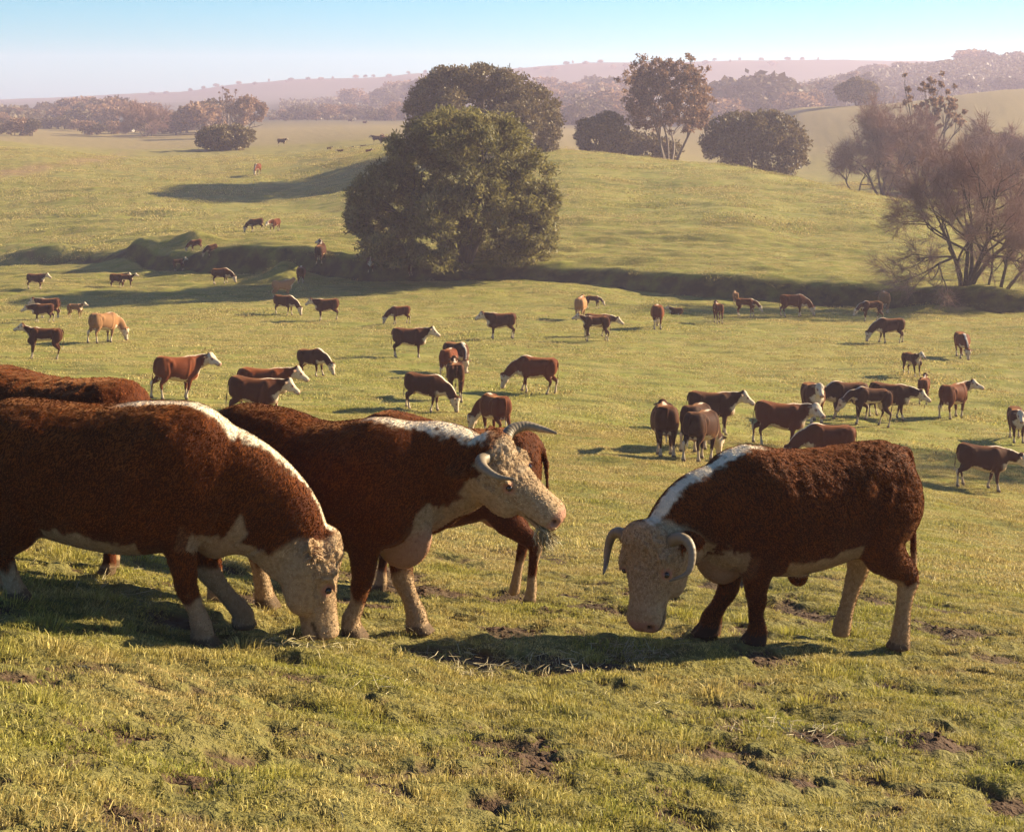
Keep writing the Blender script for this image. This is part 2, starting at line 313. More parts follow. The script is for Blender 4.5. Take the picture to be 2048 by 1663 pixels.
class Skin:
    """signed distance volume that the lofts are blended into"""
    def __init__(s, lo, hi, vox):
        s.v = vox; s.o = np.floor(np.array(lo) / vox).astype(int); s.n = np.ceil((np.array(hi) - np.array(lo)) / vox).astype(int) + 1
        s.A = np.full(s.n, 9.0, np.float32)
    def sdf(s, shp, hw):
        V, Q, Tt = shp
        g = vdb.FloatGrid.createLevelSetFromPolygons(V.astype(np.float32), triangles=Tt.astype(np.uint32), quads=Q.astype(np.uint32),
                                                     transform=vdb.createLinearTransform(voxelSize=s.v), halfWidth=hw)
        B = np.empty(s.n, np.float32); g.copyToArray(B, ijk=tuple(int(q) for q in s.o)); return B
    def add(s, shp, k=.05):
        B = s.sdf(shp, max(3.0, k / s.v + 2)); big = B > 8
        if k > 0:
            h = np.clip(.5 + .5 * (s.A - B) / k, 0, 1); s.A = s.A * (1 - h) + B * h - k * h * (1 - h)
        else: s.A = np.minimum(s.A, B)
    def cut(s, shp, k=.01):
        B = -s.sdf(shp, max(3.0, k / s.v + 2)); h = np.clip(.5 - .5 * (s.A - B) / k, 0, 1); s.A = s.A * (1 - h) + B * h + k * h * (1 - h)
    def mesh(s, name):
        A = s.A
        lim = 3 * s.v; A = np.clip(A, -lim, lim)
        for ax in range(3):        # light smoothing
            A = .25 * np.roll(A, 1, ax) + .5 * A + .25 * np.roll(A, -1, ax)
        g = vdb.FloatGrid(lim); g.transform = vdb.createLinearTransform(voxelSize=s.v)
        g.copyFromArray(A.astype(np.float64), ijk=tuple(int(q) for q in s.o))
        P, Qd = g.convertToQuads(0.0)
        Qd = Qd[:, ::-1]
        return np.asarray(P, float), np.asarray(Qd, int)

HEADST = np.array([  # t, top, bottom, half width   (head length .5)
    (-.14, .01, .06, .055), (-.06, .065, .12, .095), (.04, .088, .165, .112), (.14, .095, .195, .118), (.25, .088, .205, .112), (.38, .074, .185, .094),
    (.52, .062, .145, .078), (.68, .055, .130, .068), (.80, .056, .126, .072), (.90, .052, .118, .074), (.97, .038, .092, .064), (1.01, .015, .055, .040)])

def build_cow(name, sp, vox=.02, hero=False):
    """sp: pose and proportions, metres, x forward, z up, withers about 1.33"""
    g = sp.get
    torso = g('torso', [(-1.02, 1.20, .90, .09), (-.97, 1.26, .74, .20), (-.82, 1.31, .68, .27), (-.62, 1.32, .69, .28), (-.40, 1.29, .64, .32), (-.12, 1.27, .59, .365),
                        (.15, 1.28, .57, .365), (.38, 1.32, .58, .31), (.55, 1.31, .62, .25), (.68, 1.22, .68, .18), (.75, 1.10, .78, .10)])
    Tz = catmull(np.array(torso), 40)
    zc = (Tz[:, 1] + Tz[:, 2]) / 2 - .02; cen = np.stack([Tz[:, 0], zc * 0, zc], 1)
    k = len(Tz); U = np.tile([0, 0, 1.], (k, 1)); Sd = np.tile([0, 1., 0], (k, 1))
    ext = g('ext', ((-1.2, -.6, -.05), (1.75, .6, 1.75)))
    sk = Skin(ext[0], ext[1], vox)
    sk.add(loft(cen, U, Sd, Tz[:, 1] - zc, zc - Tz[:, 2], Tz[:, 3], 2.35, 28), 0)
    bm = g('muscle', 1.0)
    for sgn in (1, -1):
        sk.add(ell((.40, sgn * .20, 1.0), (.17 * bm, .10 * bm, .30), roty(-14)), .07)        # shoulder
        sk.add(ell((.50, sgn * .17, .78), (.17 * bm, .10, .16), roty(20)), .06)
        sk.add(ell((-.78, sgn * .16, 1.0), (.22 * bm, .12 * bm, .30), roty(10)), .07)       # haunch
        sk.add(ell((-.62, sgn * .235, 1.22), (.09, .05, .05)), .08)                           # hook bone
    br = g('brisket', (.62, .72, .15)); sk.add(ell((br[0], 0, br[1]), (br[2], g('brw', .10), (br[3] if len(br) > 3 else br[2])), roty(20)), .09)                              # brisket
    if g('cow', True): sk.add(ell((-.62, 0, .62), (.17, .12, .09)), .05)                     # udder / sheath
    hooves = {}
    for nm, P in g('legs', {}).items():
        sgn = 1 if nm[1] == 'l' else -1; y = sgn * .17; gz = sp.get('legz', {}).get(nm, 0.0); pz = lambda z_: z_ + gz * max(0, 1 - z_ / .7)
        hx = (.43 if nm[0] == 'f' else -.845) + P[0]; hy = y + (P[2] if len(P) > 2 else 0); hooves[nm] = (hx, hy, gz)
        th = g('legk', 1.0)
        if nm[0] == 'f':
            dx, bend = P[0], P[1]; fy = P[2] if len(P) > 2 else 0
            pts = [(.44, y * 1.1, .80), (.42 + dx * .2, y * 1.05, .66), (.42 + dx * .42 + bend + .01, y * .95 + fy * .4, pz(.40)), (.42 + dx * .50 + bend, y * .95 + fy * .5, pz(.34)), (.43 + dx * .75 + bend * .6, y * .95 + fy * .7, pz(.22)), (.42 + dx, y + fy, pz(.12)), (.44 + dx, y + fy, pz(.07))]
            sk.add(limb(pts, [.130 * th, .108 * th, .063 * th, .058 * th, .042 * th, .052 * th, .046 * th], 20, [.7, .75, .9, .95, .9, 1, 1]), .045)
        else:
            dx, bend = P[0], P[1]; fy = P[2] if len(P) > 2 else 0
            pts = [(-.74, y, .98), (-.66 + dx * .1, y * 1.12, .72), (-.80 + dx * .35, y * 1.05 + fy * .3, .56), (-.93 + dx * .7 + bend, y + fy * .5, pz(.47)), (-.91 + dx * .76 + bend * .8, y + fy * .6, pz(.40)), (-.88 + dx * .86 + bend * .6, y + fy * .7, pz(.26)), (-.86 + dx, y + fy, pz(.12)), (-.835 + dx, y + fy, pz(.07))]
            sk.add(limb(pts, [.19 * th, .165 * th, .095 * th, .070 * th, .055 * th, .044 * th, .052 * th, .046 * th], 20, [.7, .65, .75, .72, .8, .85, 1, 1]), .045)
    for nm, (hx, hy, gz) in hooves.items():       # hoof: flat sole, longer toe
        cc = np.array([(hx - .015, hy, gz + .10), (hx, hy, gz + .07), (hx + .01, hy, gz + .03), (hx + .02, hy, gz - .004)]); k_ = 1.12 * g('legk', 1.0)
        sk.add(loft(cc, np.tile([1., 0, 0], (4, 1)), np.tile([0, 1., 0], (4, 1)), np.array([.040, .055, .075, .088]) * k_, np.array([.045, .055, .058, .060]) * k_, np.array([.044, .054, .060, .062]) * k_, 2.4, 16), .012)
        if hero: sk.cut(loft(np.array([(hx + .10, hy, gz - .03), (hx + .10, hy, gz + .03), (hx + .075, hy, gz + .075)]), np.tile([1., 0, 0], (3, 1)), np.tile([0, 1., 0], (3, 1)), [.08, .07, .02], [.08, .07, .02], [.007, .006, .004], 2, 10), .006)
    for q in g('lying', []):
        sk.add(limb(q[0], q[1], 12), .05)
    # neck
    poll = np.array(g('poll', (1.05, 0, 1.42))); ax = nrm(g('axis', (.8, 0, -.5))); up = np.array(g('up', (0, 0, 1.)), float)
    up = nrm(up - ax * up.dot(ax)); sd = np.cross(up, ax)       # side: animal's left
    HL = g('headlen', .50); hs = HL / .5
    base = np.array(g('nbase', (.42, 0, .99))); ctl = g('nctl', None)
    endc = poll + ax * .05 * hs - up * .08 * hs
    path = [base] + ([np.array(c) for c in ctl] if ctl else []) + [endc]
    nk = catmull(np.array(path) if len(path) > 2 else np.array([base, (base + endc) / 2 + np.array(g('nbow', (0, 0, .04))), endc]), 16)
    t = np.linspace(0, 1, 16); tt = np.gradient(nk, axis=0); tt /= np.linalg.norm(tt, axis=1)[:, None]
    nsd = np.cross(np.array([0, 0, 1.]) * (1 - t[:, None]) + up * t[:, None], tt); nsd /= np.linalg.norm(nsd, axis=1)[:, None]
    nup = np.cross(tt, nsd)
    nh = g('nh', (.27, .19, .13)); nw = g('nw', (.19, .125, .095))
    hh = np.interp(t, [0, .5, 1], nh); ww = np.interp(t, [0, .5, 1], nw)
    sk.add(loft(nk, nup, nsd, hh, hh * np.interp(t, [0, .3, .8, 1], [1.0, g('nlow', 1.08), g('nlow', 1.08), 1.0]), ww, 2.0, 22), .09)
    if g('dewlap', 0):
        dl = g('dewlap', 0); dp = nk - nup * (hh * .95)[:, None]
        sk.add(loft(dp, nup, nsd, hh * .5, .09 * dl * np.sin(np.pi * (t * .8 + .15)) + .02, ww * .28, 2, 12), .06)
    # head
    H = HEADST * np.array([HL, hs, hs, hs]); H = catmull(H, 26)
    hc = poll + np.outer(H[:, 0], ax) ; sk.add(loft(hc - up * .03 * hs, np.tile(up, (26, 1)), np.tile(sd, (26, 1)), H[:, 1] + .03 * hs, H[:, 2] - .03 * hs, H[:, 3] * np.interp(H[:, 0] / HL, [0, .42, .7, 1], [g('headw', 1.15)] * 2 + [1 + .65 * (g('headw', 1.15) - 1)] * 2), 2.3, 22), .05)
    hw_ = g('headw', 1.15); mw_ = 1 + .65 * (hw_ - 1)
    EARS = []
    def hp(a, b, c): return poll + ax * a * hs + sd * b * hs + up * c * hs
    Rh = np.stack([ax, sd, up], 1)
    sk.add(ell(hp(.01, 0, .065), (.10 * hs, .092 * hs * hw_, .07 * hs), Rh), .04)                    # poll
    for sgn in (1, -1):
        sk.add(ell(hp(.12, sgn * .088 * hw_, .045), (.055 * hs, .03 * hs, .035 * hs), Rh), .03)      # brow
        sk.add(ell(hp(.19, sgn * .06 * hw_, -.12), (.11 * hs, .045 * hs, .08 * hs), Rh), .04)       # cheek
        er = g('ear', (.0, 1.0, -.25)); e0 = hp(-.015, sgn * .09 * hw_, .0); ed = nrm(ax * er[0] + sd * sgn * er[1] + up * er[2]); eu = nrm(np.cross(ed, ax)) * sgn
        ec = nrm(np.cross(eu, ed))
        ts = np.array([0, .12, .3, .55, .8, 1.0]); wd = np.array([.028, .045, .068, .07, .045, .01]) * hs; thk = np.array([.025, .022, .016, .014, .012, .008]) * max(1, vox / .014)
        cc = e0 + np.outer(ts * .21 * hs, ed) + np.outer(np.sin(ts * 3) * -.02, up)
        sk.add(loft(cc, np.tile(eu, (6, 1)), np.tile(ec, (6, 1)), thk, thk * .7, np.maximum(wd, thk), 2, 12), .02); EARS.append(cc)
        if hero:
            sk.cut(ell(hp(.478, sgn * .046 * mw_, .0), (.032 * hs, .018 * hs, .019 * hs), Rh), .010)
            sk.cut(ell(hp(.195, sgn * .104 * hw_, .018), (.036, .016, .024), Rh), .012)
            sk.add(ell(hp(.185, sgn * .094 * hw_, .050), (.050, .020, .014), Rh), .014); sk.add(ell(hp(.30, sgn * .055 * hw_, -.05), (.10, .02, .018), Rh), .03)
            sk.cut(ell(hp(-.015 + .21 * hs * .4 * ed.dot(ax), sgn * (.10 + .09), -.03 + er[2] * .08), (.03, .055, .02), Rh), .02) if False else None
    if hero:
        for sgn in (1, -1): sk.cut(loft(np.array([hp(.35, sgn * .085 * mw_, -.078), hp(.42, sgn * .083 * mw_, -.060), hp(.50, sgn * .07 * mw_, -.046)]), np.tile(up, (3, 1)), np.tile(sd, (3, 1)), [.009] * 3, [.009] * 3, [.035] * 3, 2, 12), .010)
    # tail
    tl = g('tail', [(-.98, 0, 1.24), (-1.06, 0, 1.12), (-1.08, .02, .85), (-1.07, .03, .60), (-1.08, .03, .40)])
    tr = max(.022, vox * 1.1)
    sk.add(limb(tl, [tr * 1.6, tr * 1.2, tr, tr * 1.2, tr * 1.1][:len(tl)], 16, upref=(0, 1, 0)), .03)
    for q in g('extra', []): sk.add(q[0], q[1])
    P, F = sk.mesh(name)
    # muscle, hollow of the flank, folds of the neck, uneven coat
    Vn = np.zeros_like(P); q4 = P[F]; fn = np.cross(q4[:, 2] - q4[:, 0], q4[:, 3] - q4[:, 1])
    for c_ in range(4): np.add.at(Vn, F[:, c_], fn)
    Vn /= np.linalg.norm(Vn, axis=1)[:, None] + 1e-12
    X_, Y_, Z_ = P.T; side_ = sstep(.10, .20, np.abs(Y_)); D2 = ((P[:, None, :] - nk[None]) ** 2).sum(2); j = D2.argmin(1); tj_ = t[j]
    dsp = -.035 * np.exp(-((X_ + .47) / .09) ** 2 - ((Z_ - 1.12) / .12) ** 2) * side_ - .022 * np.exp(-((X_ - .20 - .15 * (Z_ - .9)) / .055) ** 2) * side_ * sstep(.55, .75, Z_) * sstep(1.3, 1.15, Z_)
    dsp += -.018 * np.exp(-((X_ + .62 + .25 * (Z_ - .9)) / .05) ** 2) * side_ * sstep(.7, .8, Z_) * sstep(1.2, 1.05, Z_)
    if hero:
        hd_ = np.linalg.norm(P - poll, axis=1) < .62 * hs; low_ = ((P - nk[j]) * nup[j]).sum(1) / hh[j]
        dsp += .007 * np.sin(tj_ * 60 + 3 * vn3(P * 4, 3)) * sstep(.2, -.4, low_) * sstep(.1, .3, tj_) * sstep(.95, .8, tj_) * (np.sqrt(D2.min(1)) < hh[j] * 1.3)
        dsp += g('shag', .007) * sstep(.75, 1.15, Z_) * (vn3(P * 16, 33) + .6 * vn3(P * 34, 34)) * np.where(hd_, .3, sstep(.4, .6, Z_))
        hl0 = P - poll; cz = sstep(-.08, 0, hl0 @ ax) * sstep(.33 * hs, .16 * hs, hl0 @ ax) * ((hl0 @ up) > -.06) * hd_; dsp += cz * (.010 + .010 * vn3(P * 34, 35) + .008 * vn3(P * 70, 36))
    P = P + Vn * dsp[:, None]
    # ---- coat pattern (laid out before the trunk is drawn up to its real length)
    z = P[:, 2]; x = P[:, 0]; y = P[:, 1]
    n1 = vn3(P * 7 + 3.1, 5) * .6 + vn3(P * 18, 9) * .4; n2 = vn3(P * 45, 21)
    hl = P - poll; ha, hsd, hup = hl @ ax, hl @ sd, hl @ up
    white = np.zeros(len(P))
    # closest neck station
    D2 = ((P[:, None, :] - nk[None]) ** 2).sum(2); j = D2.argmin(1); nd = np.sqrt(D2.min(1)); rel = ((P - nk[j]) * nup[j]).sum(1) / hh[j]; tj = t[j]
    latn = np.abs(((P - nk[j]) * nsd[j]).sum(1)) / ww[j]
    neck = (nd < hh[j] * 1.55) & (tj > .04)
    if g('crest', 1):
        c0, c1, cw = g('crestr', (.10, .86, .30))
        m = sstep(cw + .12, cw - .12, latn + n1 * .24 + n2 * .14 + .10 * (rel < .35) * 9) * sstep(c0 - .1, c0 + .1, tj + n1 * .05) * sstep(c1 + .08, c1 - .02, tj + n1 * .05) * (rel > .4)
        white = np.maximum(white, m * neck)
        wth = sstep(g('crestback', .12) - .1, g('crestback', .12) + .1, x + n1 * .1) * sstep(.085, .04, np.abs(y) + n1 * .03 + n2 * .01) * (z > 1.12) * (tj < .25)
        white = np.maximum(white, wth); mane = np.maximum(m * neck, wth)
    else: mane = white * 0
    # brisket and underside of neck
    th_ = rel + n1 * .30
    ut = g('throat', -.62); white = np.maximum(white, sstep(ut, ut - .14, th_ + .10 * n2) * neck * sstep(.10, .25, tj))
    bq = np.sqrt(((x - br[0] - .02) / 1.15) ** 2 + y ** 2 + ((z - br[1]) / 1.15) ** 2) + n1 * .05 + n2 * .01
    bw = sstep(br[2] * 1.28, br[2] * 1.12, bq) * sstep(.46, .50, x + n1 * .03) * sstep(.135, .115, np.abs(y) + n1 * .02); white = np.maximum(white, bw)
    # belly
    bl = np.interp(x, Tz[:, 0], Tz[:, 2]); bel = sstep(.125, .095, z - bl + n1 * .05 + n2 * .01 + g('bel', 0)) * (x > -.78) * (x < .62) * (z > .48) * np.where((x > .22) | (x < -.45), sstep(.125, .10, np.abs(y) + n1 * .02), 1)
    white = np.maximum(white, bel)
    white = np.maximum(white, sstep(.15, .10, np.hypot((x + .58) * .8, z - .64) + n1 * .06) * (z < .78) * sstep(.21, .17, np.abs(y) + n1 * .03))
    # legs
    lz = g('sock', .33); fr = x > -.2
    if isinstance(lz, dict): lz = np.where(fr, np.where(y > 0, lz['fl'], lz['fr']), np.where(y > 0, lz['hl'], lz['hr']))
    white = np.maximum(white, sstep(lz + .03, lz - .03, z + n1 * .11 + np.where(fr, .0, -.02)) * (g('lyingf', 0) == 0))
    headz = np.linalg.norm(hl - ax * .3 * hs, axis=1) < .42 * hs
    # tail switch
    white = np.maximum(white, sstep(.62, .52, z + n1 * .03) * (x < -1.0))
    # face
    hd = sstep(g('face', -.02) - .02, g('face', -.02) + .02, ha - .25 * hs * np.clip((-hup - .08) / hs, 0, .2) + n1 * .05) * (np.abs(hsd) < .15 * hs * hw_) * (np.abs(hup) < .30 * hs) * (nd * 0 + np.linalg.norm(hl, axis=1) < .64 * hs)
    white = np.maximum(white, hd)
    earm = np.zeros(len(P), bool)
    for cc in EARS:
        for q_ in np.linspace(0, 1, 6):
            c_ = cc[1] + (cc[-1] - cc[1]) * q_; earm |= (np.linalg.norm(P - c_, axis=1) < .068 * hs) & (np.abs(hsd) > .112 * hs * hw_)
    white = np.where(earm, g('earw', .25), white)
    white = np.clip(white, 0, 1)
    pink = bw * g('pinkb', .15) * sstep(.12, .0, z - br[1])
    pink = np.maximum(pink, sstep(.445 * hs, .475 * hs, ha + n2 * .01) * (np.linalg.norm(hl, axis=1) < .64 * hs) * sstep(-.07, -.04, hup) * .8)
    dark = np.zeros(len(P))
    for sgn in (1, -1):
        e = hp(.195, sgn * .094 * hw_, .018); dd = np.linalg.norm(P - e, axis=1); pink = np.maximum(pink, sstep(.058, .034, dd + n2 * .008))
        nn = hp(.478, sgn * .044 * mw_, 0.0); dark = np.maximum(dark, sstep(.022, .014, np.linalg.norm(P - nn, axis=1)))
    ml = np.interp(ha / hs, [.33, .42, .54], [-.080, -.060, -.042]); dark = np.maximum(dark, sstep(.014, .006, np.abs(hup / hs - ml)) * (ha > .34 * hs) * headz * .8)
    if g('cow', True): pink = np.maximum(pink, sstep(.20, .12, np.linalg.norm(P - np.array((-.62, 0, .53)), axis=1)))
    hoof = np.zeros(len(P))
    for nm, (hx, hy, gz) in hooves.items(): hoof = np.maximum(hoof, sstep(.085, .07, z - gz + n2 * .006) * (np.hypot(x - hx, y - hy) < .16))
    xk = g('xk', .86)
    def wx(p):
        p = np.array(p, float); q = p.reshape(-1, 3); q[:, 0] = np.where(q[:, 0] < .5, q[:, 0] * xk, q[:, 0] - .5 * (1 - xk)); return p
    P = wx(P); hp0 = hp
    hp = lambda a, b, c: wx(hp0(a, b, c))
    me = mesh_np(name, P, F); smooth(me)
    attr(me, 'mane', mane); attr(me, 'white', white); attr(me, 'pink', pink); attr(me, 'dark', np.maximum(dark, hoof * .75)); attr(me, 'hoof', hoof)
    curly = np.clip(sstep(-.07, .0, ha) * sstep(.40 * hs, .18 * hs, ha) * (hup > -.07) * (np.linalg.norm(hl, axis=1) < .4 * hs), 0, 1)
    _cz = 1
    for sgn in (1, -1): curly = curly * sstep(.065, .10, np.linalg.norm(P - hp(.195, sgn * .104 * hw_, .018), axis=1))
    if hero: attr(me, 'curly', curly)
    info = dict(mane=mane, Vn=Vn, hw=hw_, hooves=hooves, poll=poll, ax=ax, up=up, sd=sd, hs=hs, hp=hp, P=P, F=F, white=white, pink=pink, dark=dark, curly=curly, hoof=hoof, crest=neck * (rel > .5) * (latn < .5) * sstep(.05, .2, tj) + 0.0, tj=tj,
                earm=earm, ha=ha, nk=nk, nup=nup, hh=hh)
    return me, info

# coat material: one node recipe, several coat colours
def coat_mat(name, red, white, dark=(.035, .022, .016), fuzz=True, furmesh=False):
    m, nt, b = new_mat(name)
    co = objco(nt); n1 = noise(nt, 3.0, 4, .6, co); n2 = noise(nt, 60, 3, .6, co)
    oi = nt.nodes.new('ShaderNodeObjectInfo'); n6 = noise(nt, 2.6, 4, .65, co)
    r1 = mixc(nt, n1, tuple(c * .6 for c in red), tuple(min(1, c * 1.4) for c in red))
    r1 = mixc(nt, n2, r1, tuple(c * .8 for c in red)); r1 = mixc(nt, ramp(nt, n6, [(.56, (0, 0, 0)), (.74, (.28, .28, .28))]), r1, (.11, .055, .024))     # dust and dried mud
    hsv = nt.nodes.new('ShaderNodeHueSaturation'); nt.links.new(r1, hsv.inputs['Color'])
    mr = N(nt, 'ShaderNodeMapRange'); mr.inputs['To Min'].default_value = .8; mr.inputs['To Max'].default_value = 1.25
    nt.links.new(oi.outputs['Random'], mr.inputs[0]); 
    if not furmesh: nt.links.new(mr.outputs[0], hsv.inputs['Value'])
    n4 = noise(nt, 38, 2, .5, co); w1 = mixc(nt, n1, tuple(c * .72 for c in white), white); w1 = mixc(nt, ramp(nt, n4, [(.35, (.75, .75, .75)), (.58, (0, 0, 0))]), w1, tuple(c * .55 * k for c, k in zip(white, (1, .92, .82))))
    dirt = nt.nodes.new('ShaderNodeSeparateXYZ'); nt.links.new(co, dirt.inputs[0])
    dz = N(nt, 'ShaderNodeMapRange'); dz.inputs['From Min'].default_value = .05; dz.inputs['From Max'].default_value = .5; dz.inputs['To Min'].default_value = .40; dz.inputs['To Max'].default_value = 0.0
    nt.links.new(dirt.outputs['Z'], dz.inputs[0])
    w1 = mixc(nt, dz.outputs[0], w1, (.26, .17, .10))
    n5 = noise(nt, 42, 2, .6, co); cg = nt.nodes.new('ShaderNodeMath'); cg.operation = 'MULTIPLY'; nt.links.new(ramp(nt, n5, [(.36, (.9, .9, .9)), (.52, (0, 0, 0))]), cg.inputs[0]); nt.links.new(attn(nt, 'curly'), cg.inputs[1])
    w1 = mixc(nt, cg.outputs[0], w1, (.19, .120, .070))       # shadow in the gaps between the head curls, painted into the coat colour
    w1 = mixc(nt, attn(nt, 'mane'), w1, (.72, .60, .44))
    c = mixc(nt, attn(nt, 'white'), hsv.outputs[0], w1)
    c = mixc(nt, attn(nt, 'pink'), c, (.34, .165, .115))
    c = mixc(nt, attn(nt, 'dark'), c, dark)
    if furmesh: 
        rr = N(nt, 'ShaderNodeMapRange'); rr.inputs['To Min'].default_value = .65; rr.inputs['To Max'].default_value = 1.35; nt.links.new(attn(nt, 'rnd'), rr.inputs[0])
        h2 = nt.nodes.new('ShaderNodeHueSaturation'); nt.links.new(c, h2.inputs['Color']); nt.links.new(rr.outputs[0], h2.inputs['Value']); c = h2.outputs[0]
    nt.links.new(c, b.inputs['Base Color']); b.inputs['Roughness'].default_value = .62 if furmesh else .7
    b.inputs['Specular IOR Level'].default_value = .05; b.inputs['Sheen Weight'].default_value = .35; b.inputs['Sheen Roughness'].default_value = .35; b.inputs['Sheen Tint'].default_value = (1, .45, .18, 1)
    if not furmesh: bump(nt, b, n2, .5, .012)
    return m
RED, CREAM = (.060, .013, .003), (.72, .57, .40)
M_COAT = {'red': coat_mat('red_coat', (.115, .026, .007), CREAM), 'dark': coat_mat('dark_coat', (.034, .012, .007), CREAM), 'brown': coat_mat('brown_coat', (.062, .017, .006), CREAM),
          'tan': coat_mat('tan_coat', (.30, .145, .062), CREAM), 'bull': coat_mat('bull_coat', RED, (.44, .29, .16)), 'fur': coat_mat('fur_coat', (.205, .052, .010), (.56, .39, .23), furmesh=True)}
def plain(name, col, rough=.5, spec=.4):
    m, nt, b = new_mat(name); b.inputs['Roughness'].default_value = rough; b.inputs['Specular IOR Level'].default_value = spec
    n1 = noise(nt, 25, 3, .6, objco(nt)); nt.links.new(mixc(nt, n1, tuple(c * .7 for c in col), tuple(min(1, c * 1.2) for c in col)), b.inputs['Base Color']); return m
def horn_mat():
    m, nt, b = new_mat('horn'); n = noise(nt, 9, 3, .6, objco(nt)); a = attn(nt, 'along')
    c = ramp(nt, a, [(.0, (.12, .08, .05)), (.2, (.21, .15, .09)), (.7, (.27, .20, .13)), (.93, (.16, .115, .075)), (1.0, (.05, .035, .028))]); c = mixc(nt, ramp(nt, n, [(.35, (0, 0, 0)), (.7, (.7, .7, .7))]), c, (.13, .095, .06))
    nt.links.new(c, b.inputs['Base Color']); b.inputs['Roughness'].default_value = .5; b.inputs['Specular IOR Level'].default_value = .3
    s_ = nt.nodes.new('ShaderNodeMath'); s_.operation = 'SINE'; mu = nt.nodes.new('ShaderNodeMath'); mu.operation = 'MULTIPLY'; nt.links.new(a, mu.inputs[0]); mu.inputs[1].default_value = 120; nt.links.new(mu.outputs[0], s_.inputs[0])
    bump(nt, b, s_.outputs[0], .22, .003); return m
M_HORN = horn_mat(); M_EYE = plain('eye', (.02, .012, .01), .08, .6); M_TIP = plain('horn_tip', (.16, .12, .09), .4)
def tube_mesh(name, P, R, n=18, seg=12):
    V, Q, Tt = limb(P, R, n, seg=seg, upref=(.3, .2, .9)); F = np.vstack([Q, np.hstack([Tt, Tt[:, 2:]])])
    me = bpy.data.meshes.new(name); me.from_pydata([tuple(v) for v in V], [], [tuple(f) for f in Q] + [tuple(f) for f in Tt]); smooth(me); m_ = (len(V) - 2) // seg; attr(me, 'along', np.append(np.repeat(np.linspace(0, 1, m_), seg), [0, 1])); return me
def ball(name, c, r, seg=14):
    V, Q, Tt = ell((0, 0, 0), r, seg=seg); me = bpy.data.meshes.new(name); me.from_pydata([tuple(v + np.array(c)) for v in V], [], [tuple(f) for f in Q] + [tuple(f) for f in Tt]); smooth(me); return me
# ------------------------------------------------------------------ trees
def bark_mat(name, col):
    m, nt, b = new_mat(name); n = noise(nt, 6, 4, .65, objco(nt, (1, 1, .25)))
    nt.links.new(mixc(nt, n, tuple(c * .5 for c in col), tuple(c * 1.4 for c in col)), b.inputs['Base Color']); b.inputs['Roughness'].default_value = .9
    bump(nt, b, n, .8, .05); return m
def leaf_mat(name, c1, c2, c3, trans=.25, scale=.5):
    m, nt, b = new_mat(name); co = objco(nt); n = noise(nt, scale, 3, .6, co)
    c = ramp(nt, n, [(.32, c1), (.52, c2), (.70, c3)])
    h = nt.nodes.new('ShaderNodeHueSaturation'); nt.links.new(c, h.inputs['Color'])
    mr = N(nt, 'ShaderNodeMapRange'); mr.inputs['To Min'].default_value = .6; mr.inputs['To Max'].default_value = 1.45
    nt.links.new(attn(nt, 'rnd'), mr.inputs[0]); nt.links.new(mr.outputs[0], h.inputs['Value']); nt.links.new(h.outputs[0], b.inputs['Base Color'])
    b.inputs['Roughness'].default_value = .6
    t = nt.nodes.new('ShaderNodeBsdfTranslucent'); nt.links.new(h.outputs[0], t.inputs[0]); mx = nt.nodes.new('ShaderNodeMixShader'); mx.inputs[0].default_value = trans
    nt.links.new(b.outputs[0], mx.inputs[1]); nt.links.new(t.outputs[0], mx.inputs[2]); nt.links.new(mx.outputs[0], nt.nodes['Material Output'].inputs[0]); return m
M_BARK = bark_mat('bark', (.085, .060, .042)); M_BARKP = bark_mat('pale_bark', (.16, .12, .09)); M_TWIG = bark_mat('twig_bark', (.320, .185, .135))
M_WILLOW = leaf_mat('willow_leaf', (.100, .086, .024), (.175, .145, .042), (.260, .205, .068), .4)
M_OAK = leaf_mat('oak_leaf', (.085, .062, .022), (.140, .098, .036), (.200, .138, .054), .25)
M_DRY = leaf_mat('dry_leaf', (.17, .090, .048), (.25, .140, .075), (.32, .190, .100), .35)
M_FAR = leaf_mat('wood_leaf', (.080, .060, .028), (.120, .086, .042), (.150, .108, .054), .2, .15)
def leaf_mesh(name, blobs, n, size, rng, shell=.55, elong=1.6, droop=0.0, hollow=.0):
    """blobs: (cx,cy,cz,rx,ry,rz); n small leaf sprays spread through the volume of the blobs"""
    B = np.array(blobs, float); vol = (B[:, 3] * B[:, 4] * B[:, 5]) ** .72; idx = rng.choice(len(B), n, p=vol / vol.sum())
    d = rng.normal(size=(n, 3)); d /= np.linalg.norm(d, axis=1)[:, None]
    r = (shell + (1 - shell) * rng.random(n)) ** 1.0 * (1 + .10 * rng.normal(size=n)); r = np.where(rng.random(n) < .25, rng.random(n) ** .5, r)
    c = B[idx, :3] + d * B[idx, 3:] * r[:, None]
    keep = c[:, 2] > .1; c = c[keep]; d = d[keep]; n = len(c)
    a = rng.normal(size=(n, 3)) + d * .8; a[:, 2] += .35 - droop * 1.6; a /= np.linalg.norm(a, axis=1)[:, None]
    b = np.cross(a, rng.normal(size=(n, 3))); b /= np.linalg.norm(b, axis=1)[:, None]
    s = size * (.5 + rng.random(n))[:, None]
    V = np.stack([c - a * s * elong * .5, c + b * s * .42, c + a * s * elong * .5, c - b * s * .42], 1).reshape(-1, 3)
    F = np.arange(4 * n).reshape(-1, 4); me = mesh_np(name, V, F); attr(me, 'rnd', np.repeat(rng.random(n), 4)); return me
